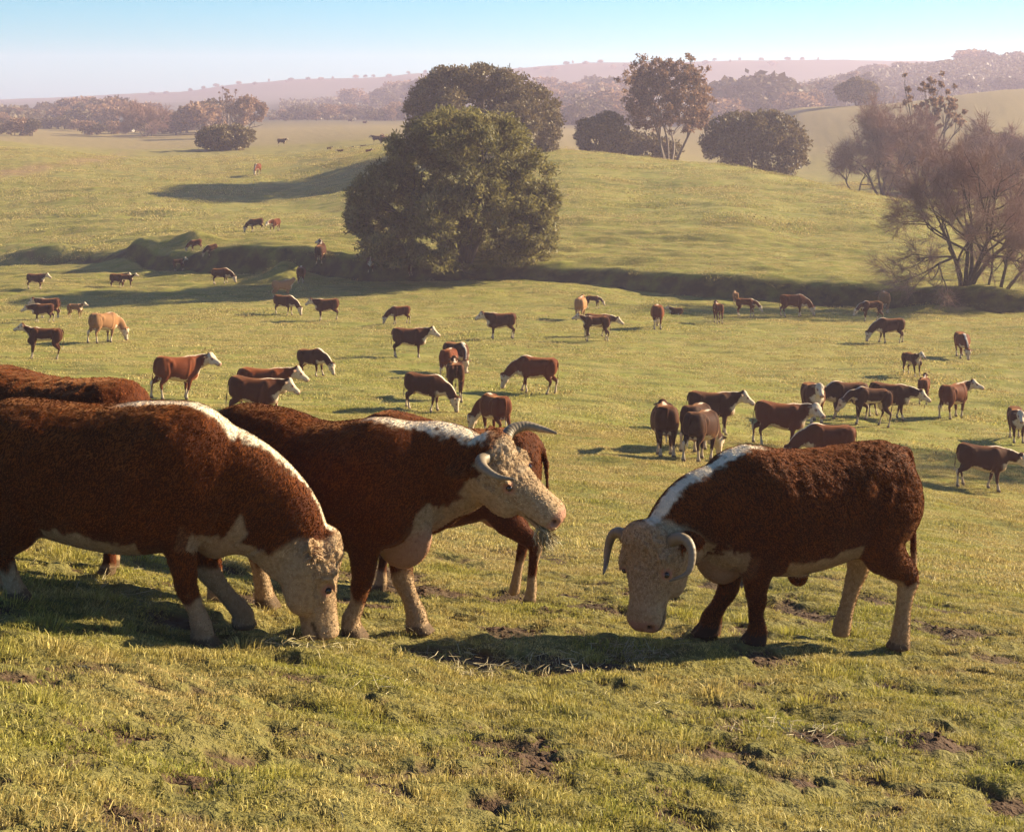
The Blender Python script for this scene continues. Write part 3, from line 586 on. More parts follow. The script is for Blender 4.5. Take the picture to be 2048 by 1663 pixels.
def tubes(name, segs, sides=5):
    """segs: list of (points, radii)"""
    V, F = [], []; o = 0
    for P, R in segs:
        P = np.asarray(P, float); t = np.gradient(P, axis=0); t /= np.linalg.norm(t, axis=1)[:, None] + 1e-9
        ref = np.array([0.31, .87, .2]); s = np.cross(t, ref); s /= np.linalg.norm(s, axis=1)[:, None] + 1e-9; u = np.cross(s, t)
        k = sides if R[0] > .05 else 3; a = np.linspace(0, 2 * np.pi, k, endpoint=False)
        for i in range(len(P)): V.append(P[i] + R[i] * (np.outer(np.cos(a), s[i]) + np.outer(np.sin(a), u[i])))
        for i in range(len(P) - 1):
            for j in range(k): F.append((o + i * k + j, o + i * k + (j + 1) % k, o + (i + 1) * k + (j + 1) % k, o + (i + 1) * k + j))
        o += k * len(P)
    me = mesh_np(name, np.vstack(V), np.array(F)); smooth(me); return me
def grow(rng, p, d, L, r, lev, out, tips, maxlev, spread=.55, nchild=(3, 5), up=.12, ratio=.68, wig=.12):
    n = 5; P = [np.array(p, float)]; d = nrm(d)
    for i in range(n):
        d = nrm(d + rng.normal(size=3) * wig + np.array([0, 0, up * .3])); P.append(P[-1] + d * L / n)
    R = np.linspace(r, r * .55, n + 1); out.append((P, R, lev))
    if lev >= maxlev: tips.append((P[-1], d)); return
    for k in range(rng.integers(nchild[0], nchild[1] + 1)):
        f = .35 + .65 * (k + 1) / nchild[1] if lev > 0 else .55 + .45 * (k + 1) / nchild[1]
        q = P[min(n, max(1, int(round(f * n))))]; q = np.array(q)
        dd = nrm(d + rng.normal(size=3) * spread); dd[2] += up
        grow(rng, q, dd, L * ratio * (.75 + .5 * rng.random()), r * .55 * (.8 + .3 * rng.random()), lev + 1, out, tips, maxlev, spread, nchild, up, ratio, wig)
def twig_mesh(name, tips, per, L, rng, wd=.012, spread=.7):
    V = []; 
    T = np.array([t[0] for t in tips]); D = np.array([t[1] for t in tips]); n = len(T) * per
    T = np.repeat(T, per, 0); D = np.repeat(D, per, 0); T = T - D * rng.random(n)[:, None] * L * .8
    d = D + rng.normal(size=(n, 3)) * spread; d /= np.linalg.norm(d, axis=1)[:, None]; l = (L * (.4 + .8 * rng.random(n)))[:, None]
    s = np.cross(d, rng.normal(size=(n, 3))); s /= np.linalg.norm(s, axis=1)[:, None]; mid = T + d * l * .5 + rng.normal(size=(n, 3)) * L * .05; e = T + d * l
    V = np.stack([T - s * wd, T + s * wd, mid + s * wd * .8, mid - s * wd * .8, mid - s * wd * .8, mid + s * wd * .8, e + s * wd * .2, e - s * wd * .2], 1).reshape(-1, 3)
    me = mesh_np(name, V, np.arange(8 * n).reshape(-1, 4)); attr(me, 'rnd', np.repeat(rng.random(n), 8)); return me
def root(name, x, y, z=None, rz=0, s=1.0):
    o = bpy.data.objects.new(name, None); o.empty_display_size = .2; o.location = (x, y, hz1(x, y) if z is None else z); o.rotation_euler = (0, 0, rz); o.scale = (s, s, s); return link(o)
def part(name, me, mat, parent):
    if mat and not me.materials: me.materials.append(mat)
    return link(bpy.data.objects.new(name, me), parent)
def wpos(u, d): x = (u - UC) / FPX * d; return x, d
def tree(name, u, d, label, trunkm, crownm, crowns, leafmat, barkmat, group=None, dz=0.0, twm=None):
    x, y = wpos(u, d); r = root(name, x, y, hz1(x, y) - .15 + dz); tag(r, label, 'tree' if 'bush' not in name else 'bush', group)
    part('trunk', trunkm, barkmat, r)
    if crownm: part('crown', crownm, leafmat, r)
    if twm: part('twigs', twm, M_TWIG, r)
    return r
def crown_blobs(rng, W, H, z0, n, rb, flat=.8, top=1.0, depth=.9):
    """blobs over a dome: W half width, z0 bottom, H crown height"""
    out = []
    for i in range(n):
        a = rng.random() * 2 * np.pi; v = rng.random(); el = np.arcsin(v * 2 - 1) if rng.random() < .55 else np.arcsin(rng.random())
        q = .62 + .28 * rng.random()
        x = np.cos(a) * np.cos(el) * W * q; y = np.sin(a) * np.cos(el) * W * depth * q; z = z0 + H * (.5 + .5 * np.sin(el) * q * top)
        k = rb * (.65 + .7 * rng.random()); out.append((x, y, z, k, k, k * flat))
    return out
def px(dpx, d): return dpx / FPX * d

# --- the great willow-like tree in the hollow
rng = np.random.default_rng(7)
d0 = 114.0; x0, y0 = wpos(930, d0); r = root('willow_tree', x0, y0); tag(r, 'huge round olive green willow rising from the creek hollow', 'tree')
def ub(u, row, dd, rx, rz, ry=None):
    """blob at photo column/row with radii in pixels, dd metres behind the trunk"""
    X = (u - 930) / FPX * d0; Z = -(row - HOR) / FPX * d0 - r.location.z; return (X, dd, Z, px(rx, d0), px(ry or rx, d0), px(rz, d0))
bl = [ub(905, 290, 0, 80, 62), ub(830, 320, .5, 70, 62), ub(985, 300, 0, 80, 62), ub(1050, 345, .5, 62, 58), ub(1080, 420, 0, 45, 62), ub(770, 380, 0, 62, 56), ub(735, 410, -.5, 48, 52),
      ub(740, 440, .5, 52, 40), ub(1075, 470, 0, 48, 42), ub(1030, 510, 0, 55, 34), ub(780, 470, -1, 60, 42), ub(820, 515, -1, 60, 30), ub(880, 530, -1.2, 50, 26), ub(960, 360, -1.5, 62, 44), ub(860, 390, -1.5, 55, 42), ub(810, 430, 1, 60, 48),
      ub(900, 250, .5, 66, 38), ub(955, 245, .2, 60, 34), ub(850, 268, .5, 55, 40), ub(1010, 270, .6, 55, 40), ub(1050, 400, -.5, 50, 44), ub(1000, 540, -.6, 48, 18), ub(900, 460, 1.5, 70, 50), ub(985, 480, 1.8, 55, 50), ub(770, 520, 0, 48, 26), ub(1065, 520, .5, 40, 24), ub(1100, 400, 0, 26, 40), ub(720, 430, 0, 34, 34), ub(830, 540, -.5, 50, 16), ub(900, 420, -2, 75, 60), ub(870, 505, -2.5, 60, 34), ub(1000, 420, -1, 60, 55), ub(930, 540, -2.5, 60, 20)]
fb = []
for b in bl:
    for k in range(26):
        dd = rng.normal(size=3); dd /= np.linalg.norm(dd); q = .55 + .4 * rng.random(); s_ = .22 + .2 * rng.random()
        fb.append((b[0] + dd[0] * b[3] * q, b[1] * 1.6 + dd[1] * b[4] * 1.9 * q, b[2] + dd[2] * b[5] * q, b[3] * s_, b[4] * s_ * 1.5, b[5] * (s_ + .04)))
out, tips = [], []
for a in (-1.15, -.75, -.3, .1, .55, .95):
    grow(rng, (a * .35, rng.normal() * .25, .1), (a, rng.normal() * .4, 1.25), 4.6, .26, 0, out, tips, 2, .5, (3, 4), .1, .62)
part('trunk', tubes('willow_limbs', [(P, R) for P, R, l in out]), M_BARK, r)
part('crown', leaf_mesh('willow_crown', fb, 150000, .115, rng, .1, 3.2, .1), M_WILLOW, r)
# --- the oak on the rise behind it
d0 = 196.0; x1, y1 = wpos(965, d0); r = root('oak_tree', x1, y1); tag(r, 'broad dome shaped brown oak standing on the rise behind the willow', 'tree')
def ub2(u, row, dd, rx, rz):
    X = (u - 965) / FPX * d0; Z = -(row - HOR) / FPX * d0 - r.location.z; return (X, dd, Z, px(rx, d0), px(rx, d0), px(rz, d0))
bl = [ub2(870, 200, 0, 56, 44), ub2(840, 225, 0, 34, 34), ub2(910, 165, 0, 60, 34), ub2(970, 160, 0, 62, 30), ub2(1020, 175, 0, 55, 34), ub2(1070, 215, 0, 48, 38), ub2(1095, 260, 0, 34, 40), ub2(950, 215, -2, 80, 50), ub2(1030, 240, -2, 60, 40), ub2(1090, 295, 0, 28, 25), ub2(870, 260, 0, 55, 40), ub2(960, 290, 2, 80, 40)]
fb = []
for b in bl:
    for k in range(24):
        dd = rng.normal(size=3); dd /= np.linalg.norm(dd); dd[1] *= 2.2; fb.append((b[0] + dd[0] * b[3] * .8, b[1] * 2 + dd[1] * b[4] * .8, b[2] + dd[2] * b[5] * .8, b[3] * .40, b[4] * .45, b[5] * .44))
out, tips = [], []
for a in (-.8, -.1, .7): grow(rng, (a * .3, 0, .1), (a, rng.normal() * .4, 1.2), 6, .42, 0, out, tips, 2, .5, (3, 4), .1, .62)
part('trunk', tubes('oak_limbs', [(P, R) for P, R, l in out]), M_BARK, r)
part('crown', leaf_mesh('oak_crown', fb, 90000, .24, rng, .25, 1.5), M_OAK, r)
# --- bare trees at the bank
def bare(name, u, d, H, W, nst, label, seed, lean=0, per=14, lv=4, twL=.9, tr=.26, wd=.013, twl_spread=.75, group=None):
    rng = np.random.default_rng(seed); out, tips = [], []
    for k in range(nst):
        a = (k - (nst - 1) / 2) / max(1, nst - 1) * 1.5 if nst > 1 else 0
        grow(rng, (a * .28, rng.normal() * .1, 0), (a * W / H * 1.4 + lean, rng.normal() * .5, 1.3), H * .36, tr, 0, out, tips, lv, .52, (3, 4), .06, .66, .11)
    P = np.array([t[0] for t in tips]); top = np.percentile(P[:, 2], 97); k = H * .93 / top; wk = W / np.percentile(np.abs(P[:, 0] - lean * H * .3), 95)
    sc = np.array([wk, wk, k]); out = [([p * sc for p in Q], R) for Q, R, l in out]; tips = [(t[0] * sc, t[1]) for t in tips]
    x, y = wpos(u, d); r = root(name, x, y); tag(r, label, 'tree', group); r.location.z -= .2
    part('trunk', tubes('limbs', [o_ for o_ in out if o_[1][0] > .03]), M_BARK, r)
    th = [o_ for o_ in out if o_[1][0] <= .03]
    if th: part('branches', tubes('branches', th, 3), M_TWIG, r)['kind'] = 'stuff'
    part('twigs', twig_mesh('twigs', tips, per, twL, rng, wd, twl_spread), M_TWIG, r)['kind'] = 'stuff'; return r
bare('bare_tree', 1932, 105, 10.4, 5.6, 7, 'large bare twiggy tree with several trunks on top of the creek bank', 3, per=34, lv=4, twL=1.2, tr=.18, wd=.007)
bare('bare_tree', 1976, 107, 5.5, 1.8, 1, 'slim bare sapling just beside the large twiggy tree', 4, per=12, lv=3, twL=.8, tr=.10)
bare('bare_tree', 2006, 104, 6.0, 2.6, 2, 'leaning bare tree at the edge of the creek bank', 5, lean=.7, per=22, lv=3, twL=.9, tr=.14)
# --- trees beyond the crest
def leafy(name, u, d, rowtop, halfw, label, mat, seed, z0=.15, n=9000, leaf=.42, nb=60, rb=.26, flat=.8, trunk=.3, group=None, base=None, lean=0, depth=.9, shell=.5, dens=1.0):
    rng = np.random.default_rng(seed); x, y = wpos(u, d); z = hz1(x, y); H = -(rowtop - HOR) / FPX * d - z; W = px(halfw, d)
    r = root(name, x, y, z - .2); tag(r, label, 'bush' if 'bush' in name else 'tree', group)
    out, tips = [], []
    for a in ((-.5, .5) if name == 'oak_tree' else (-.3, .1, .45)): grow(rng, (a * .3, 0, 0), (a, rng.normal() * .3, 1.3), H * .42, trunk, 0, out, tips, 2, .5, (3, 4), .1, .62)
    part('trunk', tubes('limbs', [(P, R) for P, R, l in out]), M_BARK, r)
    B = crown_blobs(rng, W, H * (1 - z0) * 1.0, H * z0, nb, W * rb, flat, 1.0, depth)
    part('crown', leaf_mesh('crown', B, n, leaf, rng, shell, 1.5), mat, r); return r
leafy('oak_tree', 1205, 232, 220, 56, 'low dark rounded oak behind the crest, darker than the tall sparse tree beside it', M_OAK, 21, 0, 14000, .34, nb=80)
leafy('oak_tree', 1512, 225, 212, 112, 'wide spreading brown oak just below the crest of the hill', M_OAK, 22, 0, 26000, .34, nb=170, rb=.17)
leafy('oak_tree', 1715, 432, 157, 42, 'single round topped oak on the far slope with its long shadow', M_OAK, 23, .12, 9000, .5)
leafy('round_bush', 452, 262, 251, 60, 'dense low dome shaped bush standing alone on the hill crest', M_OAK, 24, 0, 16000, .30, nb=120, rb=.2, flat=.9)
leafy('oak_tree', 1985, 215, 262, 75, 'dark evergreen oak on the slope behind the bare twiggy tree', M_OAK, 25, .05, 14000, .36, nb=90)
leafy('oak_tree', 1905, 225, 300, 60, 'lower evergreen oak filling the gap behind the bare twiggy tree', M_OAK, 26, 0, 10000, .36, nb=70)
leafy('oak_tree', 1290, 246, 265, 70, 'low thicket oak around the feet of the tall sparse tree', M_OAK, 27, 0, 9000, .36, nb=70)
def sparse(u, d, rowtop, halfw, label, seed, n=9000, z0=.35, mat=M_DRY, nst=5, leaf=.26, cl=260, name='gum_tree', lo=.3):
    rng = np.random.default_rng(seed); x, y = wpos(u, d); z = hz1(x, y); H = -(rowtop - HOR) / FPX * d - z; W = px(halfw, d); out, tips = [], []
    for k in range(nst):
        a = (k - (nst - 1) / 2) / max(1, (nst - 1)) * 1.2; grow(rng, (a * .5, rng.normal() * .3, 0), (a * .75, rng.normal() * .3, 1.5), H * .42, .24, 0, out, tips, 3, .42, (3, 4), .14, .62, .08)
    P = np.array([t[0] for t in tips]); k = H * .95 / np.percentile(P[:, 2], 98); wk = W * .92 / np.percentile(np.abs(P[:, 0]), 97); sc = np.array([wk, wk, k])
    def cl_(p): p = np.array(p) * sc; p[2] = min(p[2], H * .97); return p
    out = [([cl_(p) for p in Q], R) for Q, R, l in out]; P = P * sc; P = P[(P[:, 2] > H * lo) & (P[:, 2] < H * 1.0)]
    r = root(name, x, y, z - .2); tag(r, label, 'tree'); part('trunk', tubes('limbs', out), M_BARKP, r)
    q = P[rng.integers(0, len(P), cl)]
    if name == 'gum_tree' and cl > 200:     # fuller dome of small clusters round the limb tips
        a_ = rng.random(cl) * 6.283; e_ = np.arcsin(rng.random(cl) * 1.6 - .6); k_ = (.62 + .33 * rng.random(cl)); q = np.vstack([q[:cl // 3], np.stack([np.cos(a_) * np.cos(e_) * W * .93 * k_, np.sin(a_) * np.cos(e_) * W * .8 * k_, H * (.56 + .41 * np.sin(e_) * k_)], 1)])
    B = [(a, b, c, W * .085, W * .085, W * .08) for a, b, c in q]
    part('crown', leaf_mesh('crown', B, n, leaf, rng, .1, 1.5), mat, r); return r
sparse(1338, 238, 100, 98, 'tall airy tree with pale forked trunks and sky showing through its crown', 31, 30000, cl=560, lo=.2)
sparse(1868, 222, 140, 66, 'tall thin crowned tree with tufted tips rising above the bare thicket', 32, 6500, cl=150, nst=4, lo=.35)
bare('bare_tree', 1765, 205, 13.2, 7.0, 5, 'bare twiggy brown tree in the dip beyond the crest, tallest of its thicket', 8, per=22, lv=4, twL=1.4, tr=.2, wd=.022)
bare('bare_tree', 1712, 208, 6.4, 3.2, 2, 'small bare tree at the outer end of the thicket beyond the crest', 9, per=14, lv=3, twL=1.0, tr=.14, wd=.02)
bare('bare_tree', 1835, 206, 10.5, 6.0, 4, 'bare branching tree in the thicket under the tuft crowned tree', 10, per=20, lv=4, twL=1.3, tr=.2, wd=.022)
bare('bare_tree', 2030, 190, 11.5, 6.0, 4, 'reddish bare tree seen through the twigs of the large bare tree', 12, per=20, lv=4, twL=1.3, tr=.2, wd=.022)
leafy('oak_tree', 490, 405, 192, 42, 'oak with a bare lower trunk on the skyline field above the low bush', M_DRY, 33, .24, 6000, .45, nb=50)
sparse(452, 425, 172, 24, 'taller thin tree close behind the oak on the skyline field', 34, 3500, cl=90, nst=3)
bare('bare_tree', 292, 430, 10.0, 6.5, 4, 'bare spreading tree with bright bark on the far field edge', 14, per=16, lv=4, twL=1.6, tr=.26, wd=.04)
# --- distant trees: a few shapes, many individuals
FARM = []
for k in range(7):
    rr = np.random.default_rng(100 + k); W = [4.6, 3.6, 5.2, 2.6, 4.0, 3.2, 5.6][k]; H = [7, 8.5, 6.4, 9.5, 7.5, 6, 8][k]
    B = crown_blobs(rr, W, H * .88, H * .10, 26, W * .36, .85); cm = leaf_mesh('far_crown', B, 1500, .75, rr, .5, 1.3)
    o_, t_ = [], []; grow(rr, (0, 0, 0), (0, 0, 1), H * .5, .28, 0, o_, t_, 1, .5, (3, 3), .1); tm = tubes('far_trunk', [(P, R) for P, R, l in o_], 4)
    cm.materials.append(M_FAR if k % 3 else M_DRY); tm.materials.append(M_BARK); FARM.append((cm, tm, H))
rf = np.random.default_rng(5)
def far_tree(u, d, rowtop, label, group, k=None):
    x, y = wpos(u, d); z = hz1(x, y); H = max(3.5, -(rowtop - HOR) / FPX * d - z); k = int(rf.integers(0, 7)) if k is None else k
    cm, tm, h0 = FARM[k]; r = root('distant_tree', x, y, z - .3, rf.random() * 6.28); s = H / h0; q_ = 1.05 + .5 * rf.random(); r.scale = (s * q_, s * q_, s)
    tag(r, label, 'tree', group); part('trunk', tm, None, r); part('crown', cm, None, r)
ORD = 'first second third fourth fifth sixth seventh eighth ninth tenth eleventh twelfth thirteenth fourteenth fifteenth sixteenth seventeenth eighteenth nineteenth twentieth'.split()
def ordw(i): return ORD[i] if i < 20 else ('twenty-' if i < 29 else 'thirty-' if i < 39 else 'forty-') + ORD[(i + 1) % 10 - 1] if (i + 1) % 10 else {30: 'thirtieth', 40: 'fortieth'}.get(i + 1, 'fiftieth')
def row_trees(pts, d0, d1, n, hpx, label, group, jit=10):
    us = np.array([p[0] for p in pts]); rs = np.array([p[1] for p in pts])
    for i in range(n):
        u = us[0] + (us[-1] - us[0]) * (i + rf.random()) / n; d = d0 + (d1 - d0) * rf.random(); far_tree(u, d, float(np.interp(u, us, rs)) + rf.normal() * jit * .5 + (d1 - d) / (d1 - d0 + 1) * hpx, ordw(i) + ' ' + label, group)
row_trees([(-60, 212), (40, 208), (130, 198), (190, 190), (300, 200), (335, 208)], 520, 700, 38, 22, 'round tree, counted from the outer end, of the wood on the far low hill', 'trees of the wood on the low hill')
row_trees([(-60, 238), (60, 226), (130, 232), (230, 234), (330, 240)], 400, 500, 17, 10, 'brown tree, counted from the outer end, along the lower edge of the field', 'trees along the lower field edge')
row_trees([(352, 222), (400, 200), (440, 205)], 445, 480, 5, 6, 'tree of the clump running up to the skyline oak', 'trees clumped beside the skyline oak', 6)
row_trees([(555, 218), (600, 205), (640, 210), (720, 208), (815, 200)], 590, 690, 22, 12, 'hedge row tree after the dome bush, bordering the smooth middle field', 'hedge row trees of the middle field', 6)
row_trees([(600, 205), (700, 185), (790, 168), (840, 160)], 800, 1000, 26, 20, 'pale tree on the slope under the long ridge, counting towards the willow', 'pale trees under the long ridge')
row_trees([(1040, 170), (1090, 150), (1140, 158), (1200, 150), (1265, 148)], 700, 900, 26, 26, 'mauve hazy tree of the wood, counting from the great willow outwards', 'mauve wood past the great willow')
row_trees([(1110, 205), (1180, 185), (1250, 180)], 520, 640, 12, 16, 'darker tree in front of the mauve wood, counting from the great willow', 'darker trees before the mauve wood')
row_trees([(1420, 195), (1500, 168), (1560, 172), (1640, 165)], 560, 680, 20, 16, 'brown tree along the far slope, counting from the tall airy tree', 'trees along the far slope')
far_tree(1520, 600, 150, 'rounded tree standing clear of its row beside the airy tall tree', None, 2)
row_trees([(1590, 178), (1680, 150), (1740, 138)], 640, 760, 12, 12, 'hazy tree climbing from the round oak towards the wooded skyline', 'hazy trees climbing to the skyline')
row_trees([(1640, 165), (1730, 130), (1800, 118), (1850, 124), (1930, 100), (2060, 100), (2150, 100)], 860, 960, 34, 22, 'faint pink tree up the wooded skyline hill, counting uphill', 'faint trees of the wooded skyline hill', 8)
row_trees([(1780, 165), (1900, 150), (2070, 150), (2150, 150)], 640, 780, 20, 14, 'hazy tree on the slope below the wooded skyline, counting uphill', 'hazy trees below the wooded skyline', 8)
row_trees([(300, 192), (600, 162), (820, 148), (1130, 128), (1430, 119), (1640, 116)], 1490, 1550, 48, 3, 'tiny tree on the crest of the long pale ridge, counting uphill', 'tiny trees on the long ridge', 2)

# unseen trees beyond the picture edge whose shadows lie across the slope
bare('bare_tree', 2830, 50, 11.5, 6.5, 5, 'bare tree outside the picture that throws streaky shade over the valley slope', 41, per=9, lv=3, twL=1.3, tr=.20, wd=.012)
def brushwood(name, areas, label, seed):
    rng = np.random.default_rng(seed); C = []
    for u0, u1, d0, d1, n, h in areas:
        u = u0 + (u1 - u0) * rng.random(n); d = d0 + (d1 - d0) * rng.random(n); x = (u - UC) / FPX * d; z = hz(x, d); C.append(np.column_stack([x, d, z + h * rng.random(n) ** 1.2 * (.6 + .5 * fbm2(x * .05, d * .05, 66, 2))]))
    C = np.vstack(C); n = len(C); a = rng.normal(size=(n, 3)); a /= np.linalg.norm(a, axis=1)[:, None]; b = np.cross(a, rng.normal(size=(n, 3))); b /= np.linalg.norm(b, axis=1)[:, None]; s = (.7 + .9 * rng.random(n))[:, None]
    V = np.stack([C - a * s, C + b * s * .6, C + a * s, C - b * s * .6], 1).reshape(-1, 3); me = mesh_np(name, V, np.arange(4 * n).reshape(-1, 4)); attr(me, 'rnd', np.repeat(rng.random(n), 4)); me.materials.append(M_FAR)
    o = link(bpy.data.objects.new(name, me)); tag(o, label, 'undergrowth', kind='stuff')
brushwood('undergrowth', [(-150, 340, 520, 700, 9000, 4.0), (330, 480, 500, 620, 1500, 2.5), (540, 860, 620, 700, 5000, 2.6), (560, 880, 780, 1000, 7000, 5), (1030, 1290, 560, 900, 8000, 5), (1400, 1700, 600, 700, 6000, 4), (1600, 2200, 760, 960, 9000, 5), (1750, 2200, 640, 760, 5000, 4)], 'brown undergrowth and brush between the distant trees', 77)
# --- two small farm buildings in the trees of the low hill
def shed(u, row, w_, label, seed):
    d = 492.0; x, y = wpos(u, d); z = hz1(x, y); h = -(row - HOR) / FPX * d - z; r = root('farm_shed', x, y, z - .3); tag(r, label, 'building')
    def prism(nm, V, F, mat): me = bpy.data.meshes.new(nm); me.from_pydata(V, [], F); part(nm, me, mat, r)
    a, b, e = w_ / 2, 2.5, h * .66
    prism('wall', [(-a, -b, 0), (a, -b, 0), (a, b, 0), (-a, b, 0), (-a, -b, e), (a, -b, e), (a, b, e), (-a, b, e), (-a, 0, h - .25), (a, 0, h - .25)], [(0, 1, 5, 4), (1, 2, 6, 9, 5), (2, 3, 7, 6), (3, 0, 4, 8, 7)], plain('shed_wall', (.45, .40, .34), .8))
    a += .4; b2 = 2.9; e2 = e - .1
    prism('roof', [(-a, -b2, e2), (a, -b2, e2), (a, 0, h), (-a, 0, h), (a, b2, e2), (-a, b2, e2)], [(0, 1, 2, 3), (3, 2, 4, 5)], plain('shed_roof', (.42, .36, .30), .7))
shed(256, 226, 3.6, 'small pale roofed farm building among the trees of the low hill', 1)
shed(349, 229, 4, 'tiny pale shed between the low hill and the skyline oak', 2)
# ------------------------------------------------------------------ grass (instanced ground cover), straw
def grass_mat(name, greens, drys, tr=.3):
    m, nt, b = new_mat(name); geo = nt.nodes.new('ShaderNodeNewGeometry')
    n = noise(nt, .8, 4, .6, geo.outputs['Position']); n2 = noise(nt, .10, 3, .5, geo.outputs['Position'])
    r = attn(nt, 'rnd')
    g = ramp(nt, r, [(0.0, greens[0]), (.5, greens[1]), (1.0, greens[2])]); d = ramp(nt, r, [(0, drys[0]), (.6, drys[1]), (1, drys[2])])
    mm = nt.nodes.new('ShaderNodeMath'); mm.operation = 'MULTIPLY_ADD'; nt.links.new(n2, mm.inputs[0]); mm.inputs[1].default_value = .6; nt.links.new(n, mm.inputs[2])
    c = mixc(nt, ramp(nt, mm.outputs[0], [(.60, (0, 0, 0)), (.86, (1, 1, 1))]), g, d)
    h = nt.nodes.new('ShaderNodeHueSaturation'); nt.links.new(c, h.inputs['Color']); mr = N(nt, 'ShaderNodeMapRange'); mr.inputs['To Min'].default_value = .55; mr.inputs['To Max'].default_value = 1.5
    nt.links.new(attn(nt, 'val'), mr.inputs[0]); nt.links.new(mr.outputs[0], h.inputs['Value']); c = h.outputs[0]
    nt.links.new(c, b.inputs['Base Color']); b.inputs['Roughness'].default_value = .55
    t = nt.nodes.new('ShaderNodeBsdfTranslucent'); nt.links.new(c, t.inputs[0]); mx = nt.nodes.new('ShaderNodeMixShader'); mx.inputs[0].default_value = tr
    nt.links.new(b.outputs[0], mx.inputs[1]); nt.links.new(t.outputs[0], mx.inputs[2]); nt.links.new(mx.outputs[0], nt.nodes['Material Output'].inputs[0]); return m
M_GRASS = grass_mat('grass_blade', [(.150, .160, .024), (.310, .275, .042), (.430, .355, .085)], [(.250, .175, .050), (.440, .320, .105), (.600, .460, .200)])
def blade_patch(name, size, n, hgt, wd, rng, dry=0.0, lean=.6, tuft=0):
    p = (rng.random((n, 2)) - .5) * size
    if tuft: p = rng.normal(size=(n, 2)) * size * .16
    a = rng.random(n) * 6.283; h = hgt * (.45 + .9 * rng.random(n) ** 1.3); l = lean * (.3 + rng.random(n)); b = rng.random(n) * 6.283
    w_ = wd * (.6 + .8 * rng.random(n)); s = np.stack([np.cos(a), np.sin(a), 0 * a], 1) * w_[:, None]; dd = np.stack([np.cos(b), np.sin(b), 0 * b], 1)
    if tuft: dd = np.hstack([p / (np.linalg.norm(p, axis=1)[:, None] + .01), np.zeros((n, 1))])
    r0 = np.hstack([p, np.full((n, 1), -.012)]); m = r0 + dd * (h * l * .30)[:, None] + np.array([0, 0, 1]) * (h * .60)[:, None]; e = r0 + dd * (h * l)[:, None] + np.array([0, 0, 1]) * (h * (1 - .3 * l))[:, None]
    V = np.stack([r0 - s, r0 + s, m + s * .8, m - s * .8, m - s * .8, m + s * .8, e + s * .12, e - s * .12], 1).reshape(-1, 3)
    me = mesh_np(name, V, np.arange(8 * n).reshape(-1, 4)); attr(me, 'rnd', np.repeat(np.clip(rng.random(n) * (1 - dry) + dry, 0, 1), 8)); attr(me, 'val', np.repeat(rng.random(n), 8))
    me.materials.append(M_GRASS); return me
def scatter(name, srcs, pts, rot, scl, idx, label):
    c = bpy.data.collections.new(name + '_source')
    for i, me in enumerate(srcs): c.objects.link(bpy.data.objects.new('%s_%02d' % (name, i), me))
    me = bpy.data.meshes.new(name); me.vertices.add(len(pts)); me.vertices.foreach_set('co', np.asarray(pts, np.float32).ravel())
    a = me.attributes.new('rot', 'FLOAT_VECTOR', 'POINT'); a.data.foreach_set('vector', np.asarray(rot, np.float32).ravel())
    a = me.attributes.new('scl', 'FLOAT', 'POINT'); a.data.foreach_set('value', np.asarray(scl, np.float32))
    a = me.attributes.new('idx', 'INT', 'POINT'); a.data.foreach_set('value', np.asarray(idx, np.int32))
    o = link(bpy.data.objects.new(name, me)); ng = bpy.data.node_groups.new(name, 'GeometryNodeTree')
    ng.interface.new_socket('Geometry', in_out='INPUT', socket_type='NodeSocketGeometry'); ng.interface.new_socket('Geometry', in_out='OUTPUT', socket_type='NodeSocketGeometry')
    gi = ng.nodes.new('NodeGroupInput'); go = ng.nodes.new('NodeGroupOutput'); ip = ng.nodes.new('GeometryNodeInstanceOnPoints'); ci = ng.nodes.new('GeometryNodeCollectionInfo')
    ci.inputs['Collection'].default_value = c; ci.inputs['Separate Children'].default_value = True; ci.inputs['Reset Children'].default_value = True
    ip.inputs['Pick Instance'].default_value = True; m2p = ng.nodes.new('GeometryNodeMeshToPoints')
    def na(nm, t):
        n = ng.nodes.new('GeometryNodeInputNamedAttribute'); n.data_type = t; n.inputs['Name'].default_value = nm; return n.outputs['Attribute']
    L = ng.links.new; L(gi.outputs[0], m2p.inputs['Mesh']); L(m2p.outputs[0], ip.inputs['Points']); L(ci.outputs[0], ip.inputs['Instance'])
    L(na('idx', 'INT'), ip.inputs['Instance Index']); L(na('scl', 'FLOAT'), ip.inputs['Scale'])
    er = ng.nodes.new('FunctionNodeEulerToRotation'); L(na('rot', 'FLOAT_VECTOR'), er.inputs[0]); L(er.outputs[0], ip.inputs['Rotation']); L(ip.outputs[0], go.inputs[0])
    md = o.modifiers.new('scatter', 'NODES'); md.node_group = ng; tag(o, label, 'grass' if label else None, kind='stuff'); return o
rg = np.random.default_rng(3)
def wedge(d0, d1, sp, umin=-260, umax=2310):
    out = []; d = d0
    while d < d1:
        xs = np.arange((umin - UC) / FPX * d, (umax - UC) / FPX * d, sp); out.append(np.stack([xs, np.full_like(xs, d)], 1)); d += sp
    P = np.vstack(out); return P + (rg.random(P.shape) - .5) * sp
